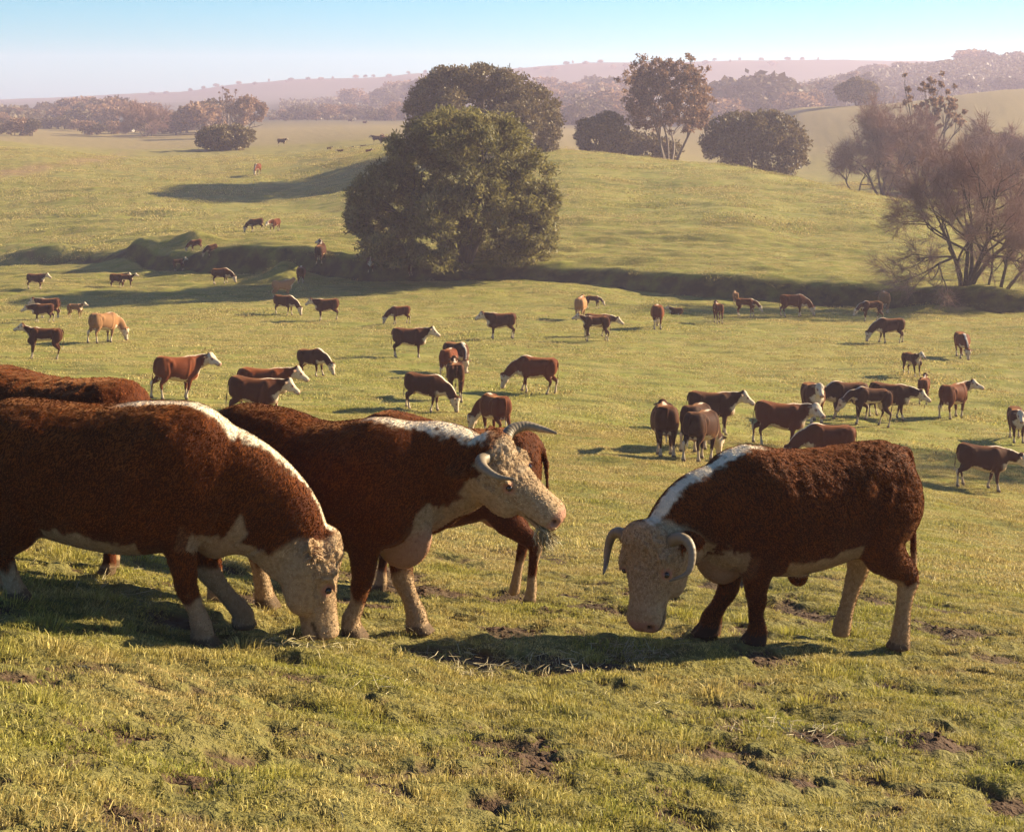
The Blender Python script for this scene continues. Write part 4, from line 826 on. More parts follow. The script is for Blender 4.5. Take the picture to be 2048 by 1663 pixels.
def place(P, e):
    z = hz(P[:, 0], P[:, 1]); gx = (hz(P[:, 0] + e, P[:, 1]) - hz(P[:, 0] - e, P[:, 1])) / (2 * e); gy = (hz(P[:, 0], P[:, 1] + e) - hz(P[:, 0], P[:, 1] - e)) / (2 * e)
    # rotation that tilts +Z to the ground normal after a random spin: Euler XYZ from matrix
    rot = np.zeros((len(P), 3)); sp = rg.random(len(P)) * 6.283
    nx, ny = -gx, -gy
    for i in range(len(P)):
        nrm_ = Vector((nx[i], ny[i], 1)).normalized(); q = Vector((0, 0, 1)).rotation_difference(nrm_) @ Matrix.Rotation(sp[i], 3, 'Z').to_quaternion(); rot[i] = q.to_euler('XYZ')
    return np.column_stack([P, z]), rot
# near
P = wedge(4.6, 17.5, .135); sm = soil_mask(P[:, 0], P[:, 1]); P = P[(sm < .30) | (rg.random(len(P)) < .10)]
pts, rot = place(P, .12); nz = fbm2(P[:, 0] * 1.3, P[:, 1] * 1.3, 91, 3); r_ = rg.random(len(P))
idx = np.where(nz + r_ * .25 > .42, 6 + (r_ * 2).astype(int), (r_ * 4).astype(int)); idx = np.where((nz < -.18) & (r_ < .5), 4 + (r_ * 4).astype(int) % 2, idx); idx = np.where(rg.random(len(P)) < .035, 8, idx)
src = [blade_patch('near_grass', .25, 230, .027, .0019, rg, 0, 1.1) for _ in range(4)] + [blade_patch('dry_grass', .25, 200, .024, .0018, rg, .55, 1.5) for _ in range(2)] + \
      [blade_patch('lush_grass', .25, 200, .040, .0022, rg, 0, .8) for _ in range(2)] + [blade_patch('grass_tuft', .34, 130, .070, .0024, rg, .1, .9, 1)]
scatter('near_grass', src, pts, rot, .75 + .5 * rg.random(len(P)), idx, 'short yellow green pasture grass on the near slope')
# middle distance
P = wedge(17.2, 47, .42); pts, rot = place(P, .3); r_ = rg.random(len(P)); nz = fbm2(P[:, 0] * .5, P[:, 1] * .7, 92, 3)
src = [blade_patch('slope_grass', .85, 460, .036, .0045, rg, 0, .9) for _ in range(3)] + [blade_patch('slope_grass', .85, 320, .055, .006, rg, 0, .7), blade_patch('slope_grass', .8, 200, .085, .005, rg, .2, .8, 1)]
idx = np.where(nz + r_ * .2 > .40, 3, (r_ * 3).astype(int)); idx = np.where(rg.random(len(P)) < .04, 4, idx)
scatter('slope_grass', src, pts, rot, .75 + .5 * rg.random(len(P)), idx, 'grass running down the slope into the valley')
P = wedge(46, 136, 1.15); P = P[rg.random(len(P)) < .9]; _g = (base_z(P[:, 0], P[:, 1] + .6) - base_z(P[:, 0], P[:, 1] - .3)) / .9; P = P[~((_g > .22) & (P[:, 1] > 92))]; pts, rot = place(P, .8); r_ = rg.random(len(P)); nz = fbm2(P[:, 0] * .2, P[:, 1] * .4, 93, 3)
src = [blade_patch('valley_grass', 2.1, 480, .035, .013, rg, 0, 1.0) for _ in range(3)] + [blade_patch('valley_grass', 1.9, 240, .075, .016, rg, 0, .7)]
idx = np.where(nz + r_ * .2 > .42, 3, (r_ * 3).astype(int))
scatter('valley_grass', src, pts, rot, .75 + .5 * rg.random(len(P)), idx, 'grass of the valley floor among the herd')
# straw
def straw(name, P, L, label, up=.02, flat=.25):
    n = len(P); z = hz(P[:, 0], P[:, 1]) + up * (.3 + rg.random(n)); c = np.column_stack([P, z]); a = rg.random(n) * 6.283; l = L * (.35 + .9 * rg.random(n)); dz = (rg.random(n) - .4) * flat
    d = np.stack([np.cos(a), np.sin(a), dz], 1); s = np.stack([-np.sin(a), np.cos(a), 0 * a], 1) * .0014; s[:, 2] = .0008; bend = rg.normal(size=(n, 3)) * .10 * l[:, None]; bend[:, 2] = np.abs(bend[:, 2]) * .4
    A = c - d * l[:, None] * .5; B = c + bend; E = c + d * l[:, None] * .5
    V = np.stack([A - s, A + s, B + s, B - s, B - s, B + s, E + s * .5, E - s * .5], 1).reshape(-1, 3); me = mesh_np(name, V, np.arange(8 * n).reshape(-1, 4)); attr(me, 'rnd', np.repeat(rg.random(n), 8))
    m, nt, b = new_mat(name); nt.links.new(ramp(nt, attn(nt, 'rnd'), [(0, (.14, .095, .04)), (.6, (.30, .22, .10)), (1, (.60, .50, .30))]), b.inputs['Base Color']); b.inputs['Roughness'].default_value = .5; me.materials.append(m)
    o = link(bpy.data.objects.new(name, me)); tag(o, label, 'straw', kind='stuff'); return o
P = wedge(4.6, 18, .30); straw('loose_straw', P[rg.random(len(P)) < .6], .075, 'loose pale straw stalks scattered over the near grass')
def clump(u, d, rx, ry, n): return np.stack([(u - UC) / FPX * d + rg.normal(size=n) * rx, d + rg.normal(size=n) * ry], 1)
P = np.vstack([clump(950, 9.15, .16, .12, 230), clump(1270, 10.1, .13, .10, 300), clump(600, 8.9, .14, .1, 120), clump(1080, 9.6, .3, .15, 200), clump(300, 10.2, .5, .3, 200), clump(1600, 7.9, .25, .12, 140), clump(720, 9.5, .3, .2, 120), clump(760, 8.1, .12, .06, 40)])
straw('hay_wisps', P, .10, 'tangled hay strewn around the muzzles and hooves of the bulls', .05, .9)
# clods of earth
cm = []
for k in range(4):
    rr = np.random.default_rng(40 + k); V, Q, Tt = ell((0, 0, 0), (1, .8, .6), seg=7, n=6); V = V * (1 + .28 * rr.normal(size=(len(V), 1))); me = bpy.data.meshes.new('earth_clod'); me.from_pydata([tuple(v) for v in V], [], [tuple(f) for f in Q] + [tuple(f) for f in Tt]); me.materials.append(plain('earth_%d' % k, (.085, .048, .028), .95, .1)); cm.append(me)
P = wedge(4.7, 14, .045); sm = soil_mask(P[:, 0], P[:, 1]); P = P[(sm > .5) & (rg.random(len(P)) < .35)]; pts, rot = place(P, .05)
o = scatter('soil_clods', cm, pts, rot, .006 + .018 * rg.random(len(P)) ** 2, rg.integers(0, 4, len(P)), 'crumbled brown soil in the bare patches of the pasture'); o['category'] = 'soil'

P = wedge(135, 235, 2.7); P = P[rg.random(len(P)) < .95]; pts, rot = place(P, 1.5)
src = [blade_patch('hill_grass', 4.8, 800, .05, .028, rg, 0, 1.0) for _ in range(3)] + [blade_patch('hill_grass', 4.4, 420, .12, .035, rg, 0, .8)]
scatter('hill_grass', src, pts, rot, .8 + .4 * rg.random(len(P)), rg.integers(0, 4, len(P)), 'grazed grass on the slopes beyond the creek bank')
# ------------------------------------------------------------------ the herd
def fur_mesh(name, inf, n, ln, wd, seed, long=True):
    rng = np.random.default_rng(seed); P, F = inf['P'], inf['F']; A = P[F]
    nv = np.cross(A[:, 2] - A[:, 0], A[:, 3] - A[:, 1]); ar = np.linalg.norm(nv, axis=1); nv = nv / (ar[:, None] + 1e-12)
    cen = A.mean(1); fl = np.zeros_like(cen); fl[:, 0] = -.55; fl[:, 2] = -.85; lowm = cen[:, 2] < .5; fl[lowm, 0] = 0
    att = {k: inf[k][F].mean(1).astype(float) for k in ('white', 'pink', 'dark', 'curly', 'crest', 'hoof', 'mane')}
    hd = (inf['ha'][F].mean(1) > -.02) & (np.linalg.norm(cen - inf['hp'](.25, 0, -.04), axis=1) < .34 * inf['hs'])
    dens = ar * (1 - .95 * att['hoof']) * (1 - .9 * att['dark']) * np.where(hd & (att['curly'] < .3), .5, 1) * (1 - .9 * att['pink'])
    i = rng.choice(len(F), n, p=dens / dens.sum()); w4 = rng.dirichlet([1] * 4, n); p = (A[i] * w4[:, :, None]).sum(1); nn = nv[i]
    f = fl[i]; f = np.where(hd[i][:, None], inf['ax'], f); f = f - nn * (f * nn).sum(1)[:, None]; f /= np.linalg.norm(f, axis=1)[:, None] + 1e-6
    sw = np.stack([vn3(p * 9, 51), vn3(p * 9, 52), vn3(p * 9, 53)], 1) * .22 + np.stack([vn3(p * 26, 54), vn3(p * 26, 55), vn3(p * 26, 56)], 1) * .22 * sstep(.8, 1.15, p[:, 2])[:, None]; cv = .5 + .5 * vn3(p * 30, 57)
    d = f * .9 + nn * .36 + sw + rng.normal(size=(n, 3)) * .12; d /= np.linalg.norm(d, axis=1)[:, None]
    L = ln * (.5 + rng.random(n)) * np.where(hd[i], .6, 1) * np.where(cen[i][:, 2] < .35, .6, 1); s = np.cross(d, nn + rng.normal(size=(n, 3)) * .5); s /= np.linalg.norm(s, axis=1)[:, None] + 1e-6
    W = wd * (.6 + .8 * rng.random(n)); r0 = p - nn * .004
    V = [np.stack([r0 - s * W[:, None], r0 + s * W[:, None], r0 + d * L[:, None]], 1).reshape(-1, 3)]; att_o = {k: [np.repeat(att[k][i], 3)] for k in ('white', 'pink', 'dark', 'mane')}; rn = [np.repeat(rng.random(n) * .5 + cv * .5, 3)]
    if long:   # curls on the poll and the crest
        dens = ar * (att['curly'] * 1.3 + att['crest'] * att['white'] * 1.0); m = int(inf.get('ncurl', 5200))
        if dens.sum() > 0:
            i = rng.choice(len(F), m, p=dens / dens.sum()); w4 = rng.dirichlet([1] * 4, m); p = (A[i] * w4[:, :, None]).sum(1); nn = nv[i]
            cl = att['curly'][i]; L = np.where(cl > .3, .042, .075) * (.6 + .8 * rng.random(m)) * inf.get('curlk', 1); a0 = rng.random(m) * 6.283
            t1 = np.cross(nn, rng.normal(size=(m, 3))); t1 /= np.linalg.norm(t1, axis=1)[:, None]; t2 = np.cross(nn, t1); f = fl[i] - nn * (fl[i] * nn).sum(1)[:, None]
            pts = []
            for q in range(5):
                u = q / 4; a = a0 + u * 4.2; R = np.where(cl > .3, .011, .006)[:, None] * u ** .5
                pts.append(p + nn * (L * (u * .9 - .15 * u * u))[:, None] + (t1 * np.cos(a)[:, None] + t2 * np.sin(a)[:, None]) * R + f * (L * .55 * u * u)[:, None])
            sd = np.cross(pts[4] - pts[0], nn + .3 * rng.normal(size=(m, 3))); sd /= np.linalg.norm(sd, axis=1)[:, None] + 1e-6; wq = [.0035, .0042, .0040, .003, .0008]
            for q in range(4):
                a_, b_, c_, d_ = pts[q] - sd * wq[q], pts[q] + sd * wq[q], pts[q + 1] + sd * wq[q + 1], pts[q + 1] - sd * wq[q + 1]
                V.append(np.stack([a_, b_, c_, a_, c_, d_], 1).reshape(-1, 3))
                for k in ('white', 'pink', 'dark', 'mane'): att_o[k].append(np.repeat(att[k][i] * (k in ('white', 'mane')), 6))
                rn.append(np.repeat(np.random.default_rng(seed + 5).random(m), 6))
    V = np.vstack(V); me = mesh_np(name, V, np.arange(len(V)).reshape(-1, 3))
    for k in att_o: attr(me, k, np.concatenate(att_o[k]))
    attr(me, 'rnd', np.concatenate(rn)); me.materials.append(M_COAT['fur']); return me
def to_local(v, rz, xk=.86, vec=False):
    """view-aligned offset (x right, y away, z up) from the animal's origin -> canonical anatomy space"""
    c, s_ = math.cos(rz), math.sin(rz); x, y, z = v; X = x * c + y * s_; Y = -x * s_ + y * c
    if not vec: X = X + .5 * (1 - xk) if X > .5 * xk else X / xk
    return (X, Y, z)
def hero(name, u, d, rzdeg, sp, label, cat, seed, horns=None, nfur=38000, flen=.020, s=1.0, dz=0, mat='bull', vox=.0125, tilt=0):
    x, y = wpos(u, d); rz = rad(rzdeg); oz = hz1(x, y) + dz; lz = {}
    for nm, P in sp['legs'].items():       # every hoof reaches the ground where it stands
        hx = ((.43 if nm[0] == 'f' else -.845) + P[0]) * .86; hy = (.17 if nm[1] == 'l' else -.17)
        lz[nm] = float(np.clip((hz1(x + hx * math.cos(rz) - hy * math.sin(rz), y + hx * math.sin(rz) + hy * math.cos(rz)) - oz) / s - .012, -.3, .3))
    sp['legz'] = lz
    me, inf = build_cow('body', sp, vox, True); inf['curlk'] = sp.get('curlk', 1); inf['ncurl'] = sp.get('ncurl', 5200)
    r = root(name, x, y, oz, rz, s); tag(r, label, cat); r.rotation_euler = (0, rad(tilt), rz)
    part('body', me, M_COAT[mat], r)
    part('fur', fur_mesh('fur', inf, nfur, flen, .0027, seed), M_COAT['fur'], r)
    hp = inf['hp']; hs = inf['hs']
    for sgn in (1, -1):
        part('eye', ball('eye', hp(.195, sgn * (.094 * inf['hw'] - .010), .018), (.021, .018, .020)), M_EYE, r)
        if horns:
            pts = [tuple(hp(a, sgn * b, c)) for a, b, c in horns[0]]; part('horn', tube_mesh('horn', pts, horns[1], 26), M_HORN, r)
    for nm, P in sp['legs'].items(): pass
    return r, inf
BULLT = [(-1.02, 1.23, .92, .10), (-.97, 1.29, .74, .22), (-.82, 1.34, .66, .30), (-.62, 1.34, .64, .32), (-.40, 1.32, .59, .35), (-.12, 1.31, .54, .385), (.15, 1.33, .52, .39), (.38, 1.37, .54, .34), (.55, 1.35, .57, .28), (.68, 1.27, .64, .21), (.76, 1.14, .76, .12)]
# grazing cow, nearest on this side
rz = rad(-4)
L_ = lambda *v: to_local(v, rz)
hero('hereford_cow', 241, 9.15, -4, dict(torso=[(a, b + .03 * (a < .2), c - .06, w_ * 1.04) for a, b, c, w_ in BULLT], muscle=1.15, legk=1.2, nlow=1.2, shag=.004, legs={'fr': (.20, .0), 'fl': (.36, -.03), 'hr': (.16, .02), 'hl': (-.12, 0)},
     poll=L_(1.20, .02, .47), axis=to_local((.13, -.05, -1), rz, vec=True), up=to_local((1, .25, .12), rz, vec=True), headlen=.60, headw=1.3, nbase=(.44, 0, .98), nctl=[L_(.72, 0, .86), L_(.98, 0, .66)], nh=(.34, .25, .17), nw=(.24, .17, .13),
     dewlap=1.0, brisket=(.68, .62, .15, .19), brw=.09, crestr=(.02, .88, .34), throat=-.9, crestback=.0, brz=.72, ear=(-.35, .9, -.3), earw=.8, bel=-.03, face=-.10, curlk=1.2, ncurl=11000, tail=[(-.98, 0, 1.26), (-1.06, 0, 1.14), (-1.10, .02, .85), (-1.09, .03, .60), (-1.1, .03, .40)], sock={'fl': .30, 'fr': .24, 'hl': .34, 'hr': .36}),
     'large shaggy hornless cow grazing with a white crest running down its neck', 'cow', 61, nfur=85000)
# horned bull with raised head
rz = rad(-20); L_ = lambda *v: to_local(v, rz)
axw, sdw = nrm((.74, -.20, -.62)), nrm((.46, .84, .26)); sdw = nrm(sdw - axw * axw.dot(sdw)); upw = np.cross(axw, sdw)
HORN2 = ([(.01, .10, .055), (.0, .17, .075), (.04, .235, .11), (.12, .26, .15), (.19, .25, .20)], [.043, .040, .032, .022, .007])
hero('hereford_bull', 662, 10.1, -20, dict(torso=[(a, b + (.08 if a < -.3 else .03), c, w_) for a, b, c, w_ in BULLT], muscle=1.2, legk=1.3, nlow=1.5, shag=.004, legs={'fr': (-.15, .0), 'fl': (.20, .0), 'hr': (-.05, 0), 'hl': (.15, 0)}, cow=False,
     poll=L_(1.07, -.20, 1.18), axis=to_local(axw, rz, vec=True), up=to_local(upw, rz, vec=True), headlen=.63, headw=1.32, nbase=(.42, 0, 1.02), nctl=[L_(.76, -.10, 1.10)], nh=(.33, .27, .19), nw=(.25, .20, .15),
     dewlap=2.2, brisket=(.60, .64, .19, .21), brw=.075, crestr=(.02, .93, .36), throat=-.80, pinkb=.6, crestback=.3, brz=.64, ear=(-.5, .9, -.35), earw=.0, face=-.02, curlk=1.2, ncurl=16000, sock={'fl': .34, 'fr': .24, 'hl': .3, 'hr': .3}),
     'horned bull with raised head, pink dewlap and hay hanging from its mouth', 'bull', 62, horns=HORN2, nfur=80000)
# grazing horned bull on its own
rz = rad(180 + 14); L_ = lambda *v: to_local(v, rz)
axw = nrm((-.16, -.34, -.93)); upw = nrm((-.74, -.62, .30)); upw = nrm(upw - axw * axw.dot(upw))
HORN3 = ([(.02, .15, .02), (-.01, .23, .03), (.01, .295, .02), (.08, .325, .01), (.17, .315, .02), (.23, .255, .09)], [.042, .039, .034, .027, .018, .006])
hero('hereford_bull', 1590, 10.7, 194, dict(torso=[(a, b + .04, c - .02, w_ * 1.02) for a, b, c, w_ in BULLT], muscle=1.25, legk=1.36, nlow=1.3, shag=.007, legs={'fl': (.0, .0), 'fr': (.22, -.02), 'hl': (.0, 0), 'hr': (.34, .02)}, cow=False,
     poll=L_(-1.06, -.42, .86), axis=to_local(axw, rz, vec=True), up=to_local(upw, rz, vec=True), headlen=.60, headw=1.82, nbase=(.42, 0, 1.0), nctl=[L_(-.74, -.26, .98)], nh=(.34, .27, .18), nw=(.26, .20, .15),
     dewlap=1.5, brisket=(.64, .66, .17, .20), brw=.10, crestr=(.02, .92, .30), throat=-.8, pinkb=.4, crestback=.30, brz=.66, ear=(.05, .95, -.35), earw=.0, bel=-.055, face=-.11, curlk=1.25, ncurl=16000, sock={'fl': .06, 'fr': .06, 'hl': .40, 'hr': .52}, extra=[(ell((-.02, 0, .50), (.09, .06, .11), roty(20)), .05)],
     tail=[(-.93, 0, 1.30), (-1.03, 0, 1.30), (-1.08, .0, 1.12), (-1.06, .03, .75), (-1.07, .03, .45)]),
     'stocky horned bull grazing alone, curved horns either side of a curly pale face', 'bull', 63, horns=HORN3, nfur=95000, s=1.0)
# red cow behind the grazing cow
hero('red_cow', 75, 10.8, 158, dict(legs={'fl': (.05, 0), 'fr': (-.1, 0), 'hl': (-.02, .04), 'hr': (.24, .0)}, poll=(1.2, 0, .6), axis=(.1, 0, -1), up=(1, 0, .2), nctl=[(.85, 0, .9)], crest=0, sock=.12, bel=.2, torso=[(a, b + .02, c, w_ * 1.02) for a, b, c, w_ in BULLT]),
     'smooth backed red cow facing away behind the large shaggy grazing cow', 'cow', 64, nfur=22000, flen=.014, mat='bull', vox=.016)
# red cow behind the raised-head bull
hero('red_cow', 868, 12.3, 176, dict(legs={'fl': (.05, 0), 'fr': (-.15, 0), 'hl': (-.08, .0), 'hr': (.10, .0)}, poll=(1.2, 0, .75), axis=(.2, 0, -1), up=(1, 0, .2), nctl=[(.85, 0, 1.1)], crest=0, sock=.20, bel=.2,
     torso=[(a, b + (.10 * float(sstep(-.5, .3, np.array(a)))), c, w_ * 1.0) for a, b, c, w_ in BULLT]),
     'red cow with speckled hind legs standing behind the raised head of the bull', 'cow', 65, nfur=24000, flen=.020, mat='bull', vox=.016)
# hay in the bull's mouth
def hay_bundle(name, c, n, L, dirv, spread, label):
    rng = np.random.default_rng(17); d = nrm(dirv) + rng.normal(size=(n, 3)) * spread; d /= np.linalg.norm(d, axis=1)[:, None]; l = (L * (.5 + .8 * rng.random(n)))[:, None]; p = rng.normal(size=(n, 3)) * .018
    s = np.cross(d, rng.normal(size=(n, 3))); s /= np.linalg.norm(s, axis=1)[:, None]; s *= .0022; m = p + d * l * .5 + rng.normal(size=(n, 3)) * .015; e = p + d * l + np.array([0, 0, -.3]) * l * l * 3
    V = np.stack([p - s, p + s, m + s, m - s, m - s, m + s, e + s * .4, e - s * .4], 1).reshape(-1, 3); me = mesh_np(name, V, np.arange(8 * n).reshape(-1, 4)); attr(me, 'rnd', np.repeat(rng.random(n), 8))
    me.materials.append(bpy.data.materials['hay_wisps'] if 'hay_wisps' in bpy.data.materials else M_HORN); o = link(bpy.data.objects.new(name, me)); o.location = c; tag(o, label, 'hay'); return o
xb, yb = wpos(1085, 9.75); hay_bundle('hay_wisp', (xb, yb, -(1062 - HOR) / FPX * 9.75), 330, .10, (.35, -.25, -.5), .42, 'bundle of hay hanging from the mouth of the raised-head bull')

# --- the herd in the valley
CALFT = [(a * .84, b - .0, c + .10, w_ * .80) for a, b, c, w_ in [(-1.02, 1.20, .90, .09), (-.97, 1.26, .76, .20), (-.82, 1.30, .72, .26), (-.62, 1.30, .72, .27), (-.40, 1.28, .68, .30), (-.12, 1.27, .66, .33), (.15, 1.28, .65, .33), (.38, 1.31, .66, .29), (.55, 1.30, .70, .24), (.68, 1.22, .76, .18), (.75, 1.10, .84, .10)]]
LG = [{'fl': (.08, 0), 'fr': (-.10, .01), 'hl': (-.10, 0), 'hr': (.16, .01)}, {'fl': (-.12, 0), 'fr': (.14, 0), 'hl': (.20, 0), 'hr': (-.10, 0)}, {'fl': (.02, 0), 'fr': (.06, 0), 'hl': (.0, 0), 'hr': (.08, 0)}]
GR = dict(poll=(1.24, 0, .56), axis=(.14, 0, -1), up=(1, 0, .2), nctl=[(.86, 0, .86)])
def gturn(sg): return dict(poll=(1.10, sg * .32, .58), axis=(.10, sg * .10, -1), up=(.85, sg * .5, .15), nctl=[(.84, sg * .10, .88)])
STD = dict(poll=(1.00, 0, 1.31), axis=(.78, 0, -.62)); LOW = dict(poll=(1.16, 0, 1.12), axis=(.80, 0, -.62), nctl=[(.80, 0, 1.08)])
def sturn(sg): return dict(poll=(.98, sg * .22, 1.36), axis=(.45, sg * .80, -.42), nctl=[(.78, sg * .04, 1.18)])
SPECS = {
 'graze': dict(legs=LG[0], **GR), 'graze_b': dict(legs=LG[1], **GR), 'graze_l': dict(legs=LG[2], **gturn(1)), 'graze_r': dict(legs=LG[0], **gturn(-1)),
 'stand': dict(legs=LG[2], **STD), 'stand_b': dict(legs=LG[0], **STD), 'low': dict(legs=LG[1], **LOW), 'stand_l': dict(legs=LG[2], **sturn(1)), 'stand_r': dict(legs=LG[0], **sturn(-1)),
 'calf': dict(torso=CALFT, legs=LG[2], legk=.85, brisket=(.52, .82, .10), headlen=.42, nh=(.20, .14, .11), nw=(.15, .10, .08), poll=(.92, 0, 1.36), axis=(.85, 0, -.5), cow=False),
 'calf_low': dict(torso=CALFT, legs=LG[0], legk=.85, brisket=(.52, .82, .10), headlen=.42, nh=(.20, .14, .11), nw=(.15, .10, .08), poll=(1.08, 0, .74), axis=(.4, 0, -.9), up=(.8, 0, .4), nctl=[(.78, 0, 1.0)], cow=False),
 'lie': dict(legs={}, lyingf=1, lying=[([(.45, .18, .75), (.62, .24, .62), (.40, .26, .56)], [.09, .07, .05]), ([(.45, -.18, .75), (.70, -.2, .62), (.85, -.2, .56)], [.09, .06, .045]), ([(-.7, .2, .8), (-.35, .34, .64), (-.55, .40, .56)], [.16, .10, .06]), ([(-.7, -.2, .8), (-.4, -.30, .62), (-.3, -.34, .57)], [.16, .10, .06])], **dict(poll=(1.0, .05, 1.36), axis=(.86, .1, -.45)))}
LIB = {}
def lib(k, vox=.024):
    if k not in LIB:
        sp = dict(SPECS[k]); sp['ext'] = ((-1.2, -.62, -.05), (1.75, .75, 1.75)); sp.setdefault('crestback', .15); sp.setdefault('nh', (.29, .22, .15)); sp.setdefault('xk', .79); sp.setdefault('torso', [(a, b - .03, c + .01, w_ * .95) for a, b, c, w_ in BULLT]); sp.setdefault('sock', .27); sp.setdefault('headw', 1.25)
        me, inf = build_cow(k + '_body', sp, vox); me.materials.append(M_COAT['red'])
        eyes = [ball('eye', inf['hp'](.195, g_ * .110, .018), (.022, .018, .022), 8) for g_ in (1, -1)]
        for e in eyes: e.materials.append(M_EYE)
        LIB[k] = (me, eyes)
    return LIB[k]
def cow(pose, u, row, hpx, rzdeg, label, color=None, cat='cow', group=None, ctr=True, dmin=20, s=None, name=None, mirror=False):
    """feet seen at column u / row `row`, withers about hpx photograph pixels tall"""
    color = color or ('red', 'brown', 'red', 'brown', 'brown')[int(u * 7 + row) % 5]; me, eyes = lib(pose); x, y, z = ground_at(u, row, dmin); d = y
    if s is None: s = float(np.clip(hpx / FPX * d / 1.33, .55, 1.12))
    rz = rad(rzdeg); e = .8; sl = (hz1(x + math.cos(rz) * e, y + math.sin(rz) * e) - hz1(x - math.cos(rz) * e, y - math.sin(rz) * e)) / (2 * e); z = (hz1(x + math.cos(rz) * e, y + math.sin(rz) * e) + hz1(x - math.cos(rz) * e, y - math.sin(rz) * e)) / 2
    sl = float(np.clip(sl, -.16, .16))
    if pose == 'lie': z -= .52 * s
    o = link(bpy.data.objects.new(name or ('calf' if cat == 'calf' else 'cow'), me)); o.location = (x, y, z + .015); o.rotation_euler = Matrix.Rotation(rz, 3, 'Z').__matmul__(Matrix.Rotation(-math.atan(sl), 3, 'Y')).to_euler(); o.scale = (s, s, s)
    o.material_slots[0].link = 'OBJECT'; o.material_slots[0].material = M_COAT[color]; tag(o, label, cat, group or 'cattle of the valley herd')
    if hpx > 40:
        for q in eyes: link(bpy.data.objects.new('eye', q), o)
    return o
R_, L__, T_, A_ = 0, 180, -90, 90     # facing along the picture one way, the other way, towards, away
# bank and hillside, first hollow
cow('stand', 72, 585, 31, 2, 'dark brown cow with a pale face standing at the end of the big tree shadow', name='cow')
cow('stand', 238, 573, 30, -3, 'cow in the tree shadow with a calf pressed against its shoulder')
cow('calf', 254, 576, 26, 4, 'calf standing against the shoulder of a cow in the tree shadow', cat='calf', s=.78)
cow('calf', 361, 547, 24, -20, 'small dark calf at the upper rim of the tree shadow', cat='calf')
cow('graze', 444, 568, 32, -6, 'cow grazing in the tree shadow beyond the pair of bulls')
cow('graze_b', 392, 506, 22, 195, 'cow grazing behind the grassy hump of the creek bank', dmin=126)
cow('graze', 424, 520, 22, 215, 'cow grazing lower down at the end of the grassy bank hump', dmin=112)
cow('graze', 512, 464, 26, 192, 'cow grazing on the slope above the hump, beside a second one', dmin=130)
cow('low', 549, 464, 26, 240, 'cow facing down the slope beside a grazing one above the hump', dmin=130)
cow('graze', 515, 350, 23, 262, 'lone cow on the hillside in the long oak shadow', dmin=150)
cow('stand', 564, 293, 15, 0, 'dark cow standing on the skyline field near the dome bush', 'dark', dmin=200)
cow('stand_l', 642, 550, 38, 85, 'cow in deep shade by the bank seen from behind', dmin=95)
cow('low', 602, 566, 34, 95, 'cow in the shade in front of the small mound', dmin=90)
cow('low', 741, 560, 32, -85, 'cow in the deep shade left of the willow trunk'.replace('left of', 'beside'), dmin=90)
cow('calf', 821, 560, 20, -80, 'small animal almost lost in the shade under the willow', cat='calf', dmin=90)
for (u, row, h, a, lb, ps) in ((752, 286, 16, 180, 'standing cow at the outer side of the resting group on the ridge', 'stand'), (764, 286, 20, 90, 'tallest dark cow of the resting group on the ridge', 'stand'), (772, 290, 19, 0, 'cow standing nearest the willow in the resting group on the ridge', 'stand_b'),
    (660, 298, 8, 0, 'first lying cow at the far end of the resting group', 'lie'), (681, 306, 8, 180, 'lowest lying cow of the resting group on the ridge', 'lie'), (703, 296, 8, 0, 'lying cow in the middle of the resting group on the ridge', 'lie'), (728, 293, 8, 180, 'lying cow right beside the standing ones on the ridge', 'lie'), (738, 305, 8, 10, 'reddish lying cow below the standing ones on the ridge', 'lie'), (785, 291, 9, 0, 'lying cow half hidden by the edge of the willow', 'lie')):
    cow(ps, u, row, h, a, lb, 'dark' if h > 10 else 'brown', dmin=150)
cow('stand', 701, 247, 7, 0, 'tiny cow on the far smooth field', 'dark', dmin=380, s=1.0); cow('lie', 730, 248, 5, 0, 'tiny lying cow on the far smooth field', 'dark', dmin=380, s=1.0)
# valley, this side
cow('stand', 96, 637, 42, 176, 'cow standing broadside behind a spotted companion, head low over its back')
cow('low', 84, 646, 38, 188, 'red and white cow in front of a broadside companion, white dewlap showing')
cow('calf', 153, 636, 31, -15, 'pale calf standing behind the pair of cows near the shadow edge', 'tan', 'calf')
cow('graze_r', 207, 686, 60, 58, 'tan cow grazing with its hindquarters towards the viewer', 'tan')
cow('calf', 82, 719, 42, 186, 'stocky young cow with a white crest and white belly walking off', cat='cow', s=1.0)
cow('stand_l', 566, 598, 31, 25, 'pale tan calf standing just behind a grazing cow', 'tan', 'calf', s=.92)
cow('graze', 570, 631, 40, -18, 'grazing cow with white legs in front of the pale tan calf')
cow('stand', 653, 642, 43, 178, 'dark backed cow with a white head standing still near a grazing one')
cow('graze', 799, 649, 36, 186, 'cow grazing just beyond the long white faced cow')
cow('stand', 820, 716, 61, 2, 'long dark sided cow with a pure white head standing broadside')
cow('stand', 1000, 678, 52, 182, 'dark red cow standing broadside with its white face turned to the viewer')
cow('graze_r', 917, 745, 62, -52, 'cow grazing towards the viewer behind a rear facing one, white crest')
cow('graze', 897, 758, 60, 78, 'red cow seen from behind between two grazing cows')
cow('calf', 911, 806, 55, 95, 'small red cow seen from behind beside a grazing cow', s=.98, cat='cow')
cow('graze', 850, 826, 74, -12, 'rust red cow grazing in profile in front of the small red one')
cow('graze_b', 1068, 791, 74, 168, 'cow grazing in the open with white neck and bright hips')
cow('graze_l', 990, 880, 84, 118, 'cow grazing with its broad back to the viewer just above the bull horns')
cow('stand', 1161, 641, 44, 80, 'cow seen from behind next to a grazing calf', 'tan')
cow('calf_low', 1188, 620, 27, -20, 'calf grazing just behind a cow seen from the rear', cat='calf')
